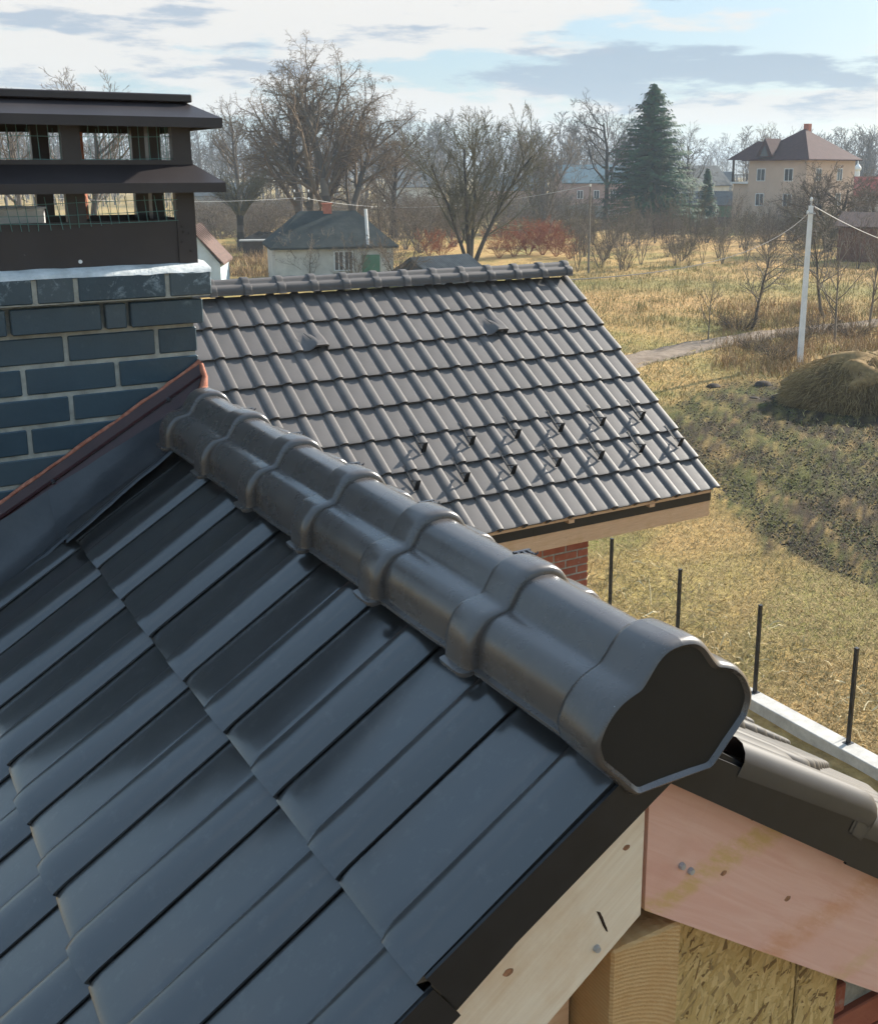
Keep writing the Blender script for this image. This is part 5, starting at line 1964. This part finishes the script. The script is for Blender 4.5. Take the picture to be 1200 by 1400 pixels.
# straw heap
def straw_heap():
    c = ground_at(1199, 552)
    o = thing('straw_heap', 'rounded brown heap of straw and corn stalks right of the concrete pole', 'straw heap', (c.x, c.y, ground_height(c.x, c.y)), -view_az)
    rows = []
    for i in range(15):
        e = math.pi / 2 * i / 14
        row = []
        for k in range(49):
            a = 2 * math.pi * k / 48
            r = math.cos(e) ** 0.75
            x = 3.0 * r * math.cos(a)
            y = 1.9 * r * math.sin(a)
            z = 1.75 * math.sin(e) ** 0.85
            nz = 1 + 0.20 * fbm(x + 4, y + z, 1.1, 3.3) + 0.06 * fbm(x, y + z, 4.0, 1.3)
            row.append((x * nz, y * nz, z * nz - 0.08))
        rows.append(row)
    me = fix(MB().grid(rows).mesh('body', 80))
    mesh_obj('body', me, 'heap_body', o)
    g = np.random.default_rng(4)
    n = 22000
    e = np.arcsin(g.uniform(0, 1, n))
    a = g.uniform(0, 2 * np.pi, n)
    r = np.cos(e) ** 0.75
    P = np.stack([3.0 * r * np.cos(a), 1.9 * r * np.sin(a), 1.75 * np.sin(e) ** 0.85 - 0.1], 1) * g.uniform(0.98, 1.05, (n, 1))
    tang = np.stack([P[:, 0] * 0.5, P[:, 1] * 0.8, -1.1 * np.ones(n)], 1) + g.normal(0, 0.55, (n, 3))
    tang /= np.linalg.norm(tang, axis=1, keepdims=True)
    L_ = g.uniform(0.12, 0.42, n)
    S_ = np.concatenate([P, P + tang * L_[:, None], np.full((n, 1), 0.012), np.full((n, 1), 0.006)], 1)
    V, F = seg_mesh('s', S_, 3)
    me = np_mesh('straw', V, F)
    st = mesh_obj('straw', me, 'straw', o)
    st['kind'] = 'stuff'
    # pale stalks on the right flank
    k = (P[:, 0] > 1.0) & (g.uniform(0, 1, n) < 0.30)
    S2 = S_[k].copy()
    S2[:, 3:6] = S2[:, :3] + (S2[:, 3:6] - S2[:, :3]) * 2.2
    S2[:, 6] = 0.016
    V, F = seg_mesh('s', S2, 3)
    me = np_mesh('stalks', V, F)
    st = mesh_obj('stalks', me, 'corn_leaf', o)
    st['kind'] = 'stuff'


straw_heap()
for i, (px, py, s, lb) in enumerate(((975, 527, 0.28, 'small dark soil clod in the grass, leftmost'), (1043, 526, 0.36, 'dark soil clod in the grass before the pole'), (1069, 544, 0.42, 'largest dark soil clod left of the straw heap'), (1030, 544, 0.22, 'tiny dark soil clod in the grass'))):
    c = ground_at(px, py)
    rows = []
    for a_ in range(7):
        e = math.pi / 2 * a_ / 6
        rows.append([(s * math.cos(e) * math.cos(k * math.pi / 6) * (1 + 0.3 * fbm(k, a_, 0.5, i)), s * 0.8 * math.cos(e) * math.sin(k * math.pi / 6) * (1 + 0.3 * fbm(k + 5, a_, 0.5, i)), 0.5 * s * math.sin(e)) for k in range(12)] + [])
        rows[-1].append(rows[-1][0])
    o = MB().grid(rows).build('soil_clod', 'soil_heap', smooth=40)
    o.location = (c.x, c.y, ground_height(c.x, c.y) - 0.02)
    tag(o, lb, 'clod', 'soil clods in the grass')

# ------------------------------------------------------------------ village buildings
def px_m(dist):
    return dist / FPX * 1.02


def roof_faces(kind, w, d, ze, zr, ov, inset=None):
    """closed roof shell with a little thickness; w along x, d along y"""
    x0, x1, y0, y1 = -w / 2 - ov, w / 2 + ov, -d / 2 - ov, d / 2 + ov
    ym = 0.0
    t = 0.14
    if kind == 'gable_x':        # ridge along x
        top = [(x0, y0, ze), (x1, y0, ze), (x1, y1, ze), (x0, y1, ze), (x0, ym, zr), (x1, ym, zr)]
        fs = [(0, 1, 5, 4), (2, 3, 4, 5)]
    elif kind == 'gable_y':
        top = [(x0, y0, ze), (x1, y0, ze), (x1, y1, ze), (x0, y1, ze), (0, y0, zr), (0, y1, zr)]
        fs = [(1, 2, 5, 4), (3, 0, 4, 5)]
    else:                        # hip
        i = inset if inset is not None else min(w, d) / 2 + ov
        top = [(x0, y0, ze), (x1, y0, ze), (x1, y1, ze), (x0, y1, ze), (x0 + i, ym, zr), (x1 - i, ym, zr)]
        fs = [(0, 1, 5, 4), (2, 3, 4, 5), (1, 2, 5), (3, 0, 4)]
    n = len(top)
    vs = top + [(x, y, z - t) for x, y, z in top]
    allf = list(fs) + [tuple(n + i for i in f[::-1]) for f in fs]
    edges = [(0, 1), (1, 2), (2, 3), (3, 0)] if kind == 'hip' else ([(0, 1), (1, 5), (5, 2), (2, 3), (3, 4), (4, 0)] if kind == 'gable_x' else [(1, 2), (2, 5), (5, 3), (3, 0), (0, 4), (4, 1)])
    for a, b in edges:
        allf.append((a, b, n + b, n + a))
    return vs, allf


def window(parent, x, y, z, w, h, facing='front', frame='white_paint'):
    wn = sub('window', parent)
    wn.location = (x, y, z)
    if facing == 'left':
        wn.rotation_euler = (0, 0, -math.pi / 2)
    elif facing == 'right':
        wn.rotation_euler = (0, 0, math.pi / 2)
    mb = MB()
    t = 0.09
    mb.box(-w / 2 - t, w / 2 + t, -0.06, 0.02, -h / 2 - t, -h / 2)
    mb.box(-w / 2 - t, w / 2 + t, -0.06, 0.02, h / 2, h / 2 + t)
    mb.box(-w / 2 - t, -w / 2, -0.06, 0.02, -h / 2, h / 2)
    mb.box(w / 2, w / 2 + t, -0.06, 0.02, -h / 2, h / 2)
    mb.box(-0.035, 0.035, -0.05, 0.02, -h / 2, h / 2)
    mb.build('frame', frame, wn)
    MB().box(-w / 2, w / 2, -0.02, 0.0, -h / 2, h / 2).build('pane', 'window_glass', wn)


def building(name, label, px, dist, yaw, w, d, ze, zr, kind, wallm, roofm, ov=0.4, inset=None, cat='house'):
    p = at_dist(px, dist)
    z = ground_height(p.x, p.y)
    o = thing(name, label, cat, (p.x, p.y, z - 0.1), -math.atan2(p.x, p.y) + math.radians(yaw))
    MB().box(-w / 2, w / 2, -d / 2, d / 2, 0, ze - 0.02).build('wall', wallm, o)
    if kind == 'gable_x':
        for s in (-1, 1):
            MB().prism([(-d / 2, ze - 0.02), (d / 2, ze - 0.02), (0, zr - 0.2)], 'x', s * (w / 2 - 0.15), s * w / 2).build('gable', wallm, o)
    if kind == 'gable_y':
        for s in (-1, 1):
            MB().prism([(-w / 2, ze - 0.02), (w / 2, ze - 0.02), (0, zr - 0.2)], 'y', s * (d / 2 - 0.15), s * d / 2).build('gable', wallm, o)
    MB().add(*roof_faces(kind, w, d, ze + 0.06, zr, ov, inset)).build('roof', roofm, o)
    return o


# cottage with mossy hip roof
b = building('cottage', 'small pale cottage with mossy dark hip roof and tall white flue pipe', 446, 82, 8, 8.4, 6.2, 2.45, 4.9, 'hip', 'old_white', 'moss_roof', 0.35, 2.5)
MB().box(-0.35, 0.25, -0.3, 0.3, 4.3, 5.35).build('chimney', 'red_brick', b)
MB().box(-0.42, 0.32, -0.37, 0.37, 5.35, 5.45).build('chimney_cap', 'red_brick', b)
MB().tube([(2.35, -3.2, 2.6), (2.25, -3.15, 5.1)], 0.11, 12).build('flue_pipe', 'white_paint', b, smooth=40)
window(b, 0.25, -3.11, 1.5, 0.55, 1.25)
window(b, 0.95, -3.11, 1.5, 0.5, 1.25)
MB().box(1.9, 3.2, -3.13, -3.10, 0.3, 1.9).build('door', 'green_paint', b)
MB().box(-4.22, 4.22, -3.13, -3.10, 0.05, 0.55).build('plinth', 'fence_grey', b)
# corrugated dark shed roof
s = building('shed', 'low shed with dark corrugated gable roof behind the ridge', 600, 76, 40, 4.6, 5.4, 0.4, 1.95, 'gable_x', 'fence_dark', 'grey_slate', 0.3, cat='shed')
rows = []
for j in range(2):
    rows.append([(-2.6 + i * 0.0445, (-3.0 if j else 0.0), (0.48 if j else 1.97) + 0.05 + 0.03 * math.sin(i * math.pi / 2.2)) for i in range(117)])
MB().grid(rows).build('roof_sheet', 'grey_slate', s, smooth=60)
rows = []
for j in range(2):
    rows.append([(-2.6 + i * 0.0445, (3.0 if j else 0.0), (0.48 if j else 1.97) + 0.05 + 0.03 * math.sin(i * math.pi / 2.2)) for i in range(117)])
MB().grid(rows).build('roof_sheet', 'grey_slate', s, smooth=60)
# brown shed at the chimney
s = building('shed', 'small shed with rusty brown roof and bluish-white wall beside the chimney', 262, 76, -8, 3.6, 5.0, 2.0, 4.4, 'gable_y', 'blue_white', 'rust_roof', 0.25, cat='shed')
for k in range(9):
    MB().obox((1.0 + 0.0, -2.5 + k * 0.62, 3.23), (math.cos(0.92), 0, -math.sin(0.92)), (0, 1, 0), (math.sin(0.92), 0, math.cos(0.92)), 3.0, 0.05, 0.05).build('roof_seam', 'rust_roof', s)
# dark mound and lean-to left
o = MB().grid([[(2.6 * math.cos(e) * math.cos(a), 1.8 * math.cos(e) * math.sin(a), 1.3 * math.sin(e) * (1 + 0.3 * fbm(a, e, 1.5, 2))) for a in np.linspace(0, 2 * math.pi, 25)] for e in np.linspace(0, math.pi / 2, 8)]).build('brush_pile', 'soil_heap', smooth=30)
o.location = at_dist(357, 118)
tag(o, 'dark heap of brush on the grass behind the pollard', 'brush pile')
h = thing('hut', 'small dark plank hut with flat roof right of the pollard', 'hut', tuple(ground_at(347, 352)), -0.4)
MB().box(-0.9, 0.9, -0.7, 0.7, 0, 1.5).build('wall', 'wood_dark', h)
MB().box(-1.2, 1.2, -0.95, 0.95, 1.5, 1.6).build('roof', 'fence_grey', h)

# peach house with maroon hip roof and balcony
PD = 150
ph = thing('peach_house', 'large peach house with maroon pyramid roof, dormer and corner balcony', 'house', tuple(at_dist(1096, PD + 6)), -math.atan2(at_dist(1096, PD).x, at_dist(1096, PD).y) + math.radians(-32))
# local frame: front-left face at y=-5.6, right face at x=+4.3
ph.scale = (0.94, 0.94, 0.96)
hw, hd, zE, zR = 4.6, 6.2, 9.2, 13.4
MB().box(-hw, hw, -hd, hd, 0, zE).build('wall', 'peach_render', ph)
MB().add(*roof_faces('hip', 2 * hw, 2 * hd, zE + 0.1, zR, 0.7, 5.2)).build('roof', 'maroon_roof', ph)
# lower roof over the balcony side
MB().add([(-hw - 3.3, -hd - 0.7, zE + 0.1), (-hw + 3.0, -hd - 0.7, zE + 0.1), (-hw + 3.0, -hd + 3.2, zE + 2.6), (-hw - 1.0, -hd + 3.2, zE + 2.6), (-hw - 3.3, -hd + 7.2, zE + 0.1), (-hw + 3.0, -hd + 7.2, zE + 0.1)],
         [(0, 1, 2, 3), (0, 3, 4), (3, 2, 5, 4), (0, 4, 5, 1)]).build('side_roof', 'maroon_roof', ph)
MB().add([(-hw + 1.5, -hd - 0.75, zE + 0.4), (-hw + 4.3, -hd - 0.75, zE + 0.4), (-hw + 2.9, -hd - 0.75, zE + 2.9), (-hw + 2.9, -hd + 3.2, zE + 2.9)],
         [(0, 1, 2), (0, 2, 3), (1, 3, 2)]).build('dormer', 'maroon_roof', ph)
MB().add([(-hw + 2.2, -hd - 0.78, zE + 0.55), (-hw + 3.6, -hd - 0.78, zE + 0.55), (-hw + 2.9, -hd - 0.78, zE + 1.9)], [(0, 1, 2)]).build('dormer_window', 'window_glass', ph)
MB().box(-0.4, 0.4, 0.3, 1.1, zR - 1.0, zR + 0.7, 0.02).build('chimney', 'red_brick', ph)
MB().box(-hw - 2.9, -hw, -hd, -hd + 5.0, zE - 3.1, zE - 2.85).build('balcony_slab', 'white_paint', ph)
MB().box(-hw - 2.7, -hw, -hd + 0.4, -hd + 5.0, 0, zE - 3.1).build('balcony_base', 'peach_render', ph)
for yy in (-hd + 0.15, -hd + 4.8):
    MB().box(-hw - 2.8, -hw - 2.55, yy - 0.1, yy + 0.12, zE - 2.85, zE + 0.1).build('balcony_post', 'wood_dark', ph)
for k in range(12):
    MB().box(-hw - 2.8 + k * 0.235, -hw - 2.72 + k * 0.235, -hd + 0.02, -hd + 0.08, zE - 2.85, zE - 1.9).build('baluster', 'wood_dark', ph)
MB().box(-hw - 2.85, -hw, -hd, -hd + 0.1, zE - 1.95, zE - 1.85).build('balcony_rail', 'wood_dark', ph)
for x in (-2.5, 1.9):
    for z in (zE - 1.9, zE - 5.2):
        window(ph, x, -hd - 0.01, z, 1.2, 1.5)
for y in (-3.2, 2.2):
    for z in (zE - 1.9, zE - 5.2):
        window(ph, hw + 0.01, y, z, 1.2, 1.5, 'right')

b = building('green_house', 'long low green-walled house with grey slate roof right of the spruce', 972, 178, 0, 7.8, 6.0, 2.5, 4.6, 'gable_x', 'green_paint', 'grey_slate', 0.4)
window(b, 0.9, -3.02, 1.35, 0.75, 1.1)
window(b, -3.2, -3.02, 1.35, 0.9, 1.1)
b = building('teal_shed', 'small pale teal gabled shed beside the green house', 1022, 176, 10, 2.8, 4.0, 1.9, 3.8, 'gable_y', 'blue_white', 'teal_roof', 0.2, cat='shed')
b = building('white_house', 'white gabled house with dark grey roof behind the green house', 958, 200, -38, 6.0, 8.5, 5.2, 8.6, 'gable_y', 'white_render', 'grey_slate', 0.4)
window(b, 0.0, -4.28, 6.2, 0.8, 1.0)
b = building('pink_house', 'pinkish house with teal roof behind the tall oak', 808, 205, 15, 12.0, 8.0, 5.6, 8.8, 'gable_x', 'pink_render', 'teal_roof', 0.4)
for x in (-3, 0, 3):
    window(b, x, -4.02, 3.6, 0.9, 1.3)
b = building('red_roof_house', 'house with bright red roof at the right picture edge', 1190, 182, 5, 10.0, 8.0, 4.0, 6.8, 'gable_x', 'white_render', 'red_roof', 0.5)
b = building('brown_shed', 'brown brick shed with low tiled roof at the right edge by the brush', 1207, 102, -12, 5.5, 4.6, 3.0, 4.2, 'gable_x', 'brown_wall', 'rust_roof', 0.35, cat='shed')
b = building('far_house', 'distant pale house with dark roof left of the multi-stemmed tree', 566, 235, 20, 10, 8, 4.4, 7.6, 'gable_x', 'white_render', 'grey_slate', 0.4)
for x in (-2.5, 1.0):
    window(b, x, -4.02, 5.3, 0.9, 0.5)
b = building('far_house', 'distant grey house behind the fence on the far left', 300, 230, -10, 13, 8, 3.0, 5.6, 'gable_x', 'fence_grey', 'grey_slate', 0.4)
b = building('far_house', 'distant low house with grey roof between oak and pale tree', 700, 250, 10, 14, 8, 3.4, 6.6, 'gable_x', 'pink_render', 'grey_slate', 0.4)
b = building('far_house', 'distant long grey building above the white gabled house', 962, 330, 0, 16, 9, 4.0, 7.4, 'gable_x', 'fence_grey', 'grey_slate', 0.4)
# small white church dome far right
ch = thing('church_turret', 'small white onion-domed turret above the red roof', 'church', tuple(at_dist(1172, 240)))
MB().tube([(0, 0, 0), (0, 0, 7.6)], 0.5, 12).build('drum', 'white_paint', ch, smooth=40)
MB().tube([(0, 0, 7.4), (0, 0, 7.7), (0, 0, 8.1), (0, 0, 8.5), (0, 0, 8.8), (0, 0, 9.6)], [0.5, 0.72, 0.70, 0.4, 0.14, 0.03], 14).build('dome', 'white_paint', ch, smooth=60)


def panel_fence(label, px0, px1, dist0, dist1, hgt, mat, n):
    a, b_ = at_dist(px0, dist0), at_dist(px1, dist1)
    d = (b_ - a)
    o = thing('fence', label, 'fence', tuple(a), math.atan2(d.y, d.x))
    L_ = d.length
    w = L_ / n
    me = fix(MB().box(0.06, w - 0.06, -0.04, 0.04, -0.3, hgt).mesh('panel'))
    me.materials.append(MATS[mat])
    mp_ = fix(MB().box(-0.09, 0.09, -0.09, 0.09, -0.3, hgt + 0.15).mesh('fence_post'))
    mp_.materials.append(MATS[mat])
    for k in range(n):
        mesh_obj('panel', me, None, o, (k * w, 0, rnd.uniform(-0.04, 0.04)))
        mesh_obj('fence_post', mp_, None, o, (k * w, 0, 0))


panel_fence('long pale concrete panel fence behind the red bushes', 676, 842, 186, 182, 2.1, 'fence_grey', 9)
panel_fence('dark grey fence in front of the green house', 930, 1062, 160, 158, 1.25, 'fence_dark', 8)
panel_fence('pale far fence behind the big willows', 286, 400, 225, 222, 2.0, 'fence_grey', 8)

# ------------------------------------------------------------------ poles and wires
c = ground_at(1093, 495)
pole = thing('utility_pole', 'white concrete utility pole beside the straw heap', 'pole', (c.x, c.y, 0), -view_az)
ph_ = height_at(275, math.hypot(c.x, c.y)) * 1.0
MB().tube([(0, 0, -0.2), (0, 0, ph_)], [0.145, 0.105], 4).build('shaft', 'pole_concrete', pole)
MB().box(-0.16, 0.16, -0.13, -0.09, ph_ - 0.32, ph_ - 0.26).build('band', 'galvanised', pole)
MB().tube([(0, 0, ph_), (0, 0, ph_ + 0.22)], 0.035, 8).build('pin', 'galvanised', pole)
MB().tube([(0, 0, ph_ + 0.18), (0, 0, ph_ + 0.26), (0, 0, ph_ + 0.34)], [0.05, 0.065, 0.03], 8).build('insulator', 'enamel', pole)
MB().tube([(-0.15, -0.12, ph_ - 0.29), (-0.15, -0.12, ph_ - 0.17)], [0.05, 0.04], 8).build('insulator', 'enamel', pole)


def wooden_pole(label, loc, h, arm=True, r=0.11):
    o = thing('wooden_pole', label, 'pole', tuple(loc), -view_az)
    MB().tube([(0, 0, -0.2), (0, 0, h)], [r, r * 0.72], 8).build('shaft', 'weathered_pole', o, smooth=40)
    if arm:
        for z in (h - 0.25, h - 0.95):
            MB().box(-0.75, 0.75, -0.14, -0.06, z - 0.05, z + 0.05).build('crossarm', 'weathered_pole', o)
            for x in (-0.65, 0.65):
                MB().tube([(x, -0.1, z + 0.05), (x, -0.1, z + 0.16), (x, -0.1, z + 0.26)], [0.05, 0.075, 0.04], 8).build('insulator', 'enamel', o)
    else:
        MB().tube([(0.0, 0, h), (0, 0, h + 0.2)], [0.06, 0.08], 8).build('insulator', 'enamel', o)
    return o


p1 = at_dist(411, 104)
wooden_pole('weathered wooden pole with two crossarms behind the cottage', p1, height_at(255, 104))
p2 = ground_at(804, 371)
wooden_pole('thin weathered wooden pole standing left of the spruce', p2, height_at(252, math.hypot(p2.x, p2.y)), False, 0.09)
p3 = at_dist(516, 116)
wooden_pole('far wooden pole with crossarms right of the cottage roof', p3, height_at(268, 116), True, 0.09)


def cable(label, a, b, sag, r, mat, n=24):
    a, b = Vector(a), Vector(b)
    pts = []
    for i in range(n + 1):
        t = i / n
        p = a.lerp(b, t)
        p.z -= sag * 4 * t * (1 - t)
        pts.append(p)
    o = MB().tube(pts, r, 5).build('cable', mat)
    tag(o, label, 'cable')
    return o


ptop = Vector((c.x, c.y, ph_ + 0.02))
cable('thick dark service cable sagging from the concrete pole to the tiled ridge', ptop + Vector((-0.1, -0.05, -0.25)), (7.2, 10.1, H - 1.20), 0.55, 0.007, 'cable', 40)
d4 = ray(1330, 352)
cable('white insulated cable running right from the concrete pole top', ptop + Vector((0.1, -0.1, -0.05)), tuple(Vector((0, 0, H)) + d4 * 55), 0.5, 0.014, 'white_cable', 30)
top1 = Vector((p1.x, p1.y, height_at(255, 104) - 0.7))
top3 = Vector((p3.x, p3.y, height_at(268, 116) - 0.7))
lf = at_dist(60, 92)
cable('overhead wire left of the crossarm pole', (lf.x, lf.y, top1.z + 0.4), top1, 0.35, 0.014, 'white_cable')
cable('overhead wire between the two crossarm poles', top1, top3, 0.15, 0.014, 'white_cable')
top2 = Vector((p2.x, p2.y, height_at(252, math.hypot(p2.x, p2.y)) + 0.1))
cable('overhead wire from the far crossarm pole to the thin pole', top3, top2, 0.6, 0.014, 'white_cable', 30)

# ------------------------------------------------------------------ air
hz = MB().box(-2750, 2750, -2750, 2750, -2.2, 52).build('haze', None)
hm = bpy.data.materials.new('haze_air')
hm.use_nodes = True
nt = hm.node_tree
nt.nodes.clear()
ho = nt.nodes.new('ShaderNodeOutputMaterial')
pv = nt.nodes.new('ShaderNodeVolumePrincipled')
pv.inputs['Color'].default_value = (0.72, 0.86, 1.0, 1)
pv.inputs['Density'].default_value = 0.00042
pv.inputs['Anisotropy'].default_value = 0.0
pv.inputs['Density Attribute'].default_value = ''
nt.links.new(pv.outputs[0], ho.inputs['Volume'])
hm.cycles.homogeneous_volume = True
hz.data.materials.append(hm)
tag(hz, 'thin pale winter haze over the field and village', None, None, 'stuff')
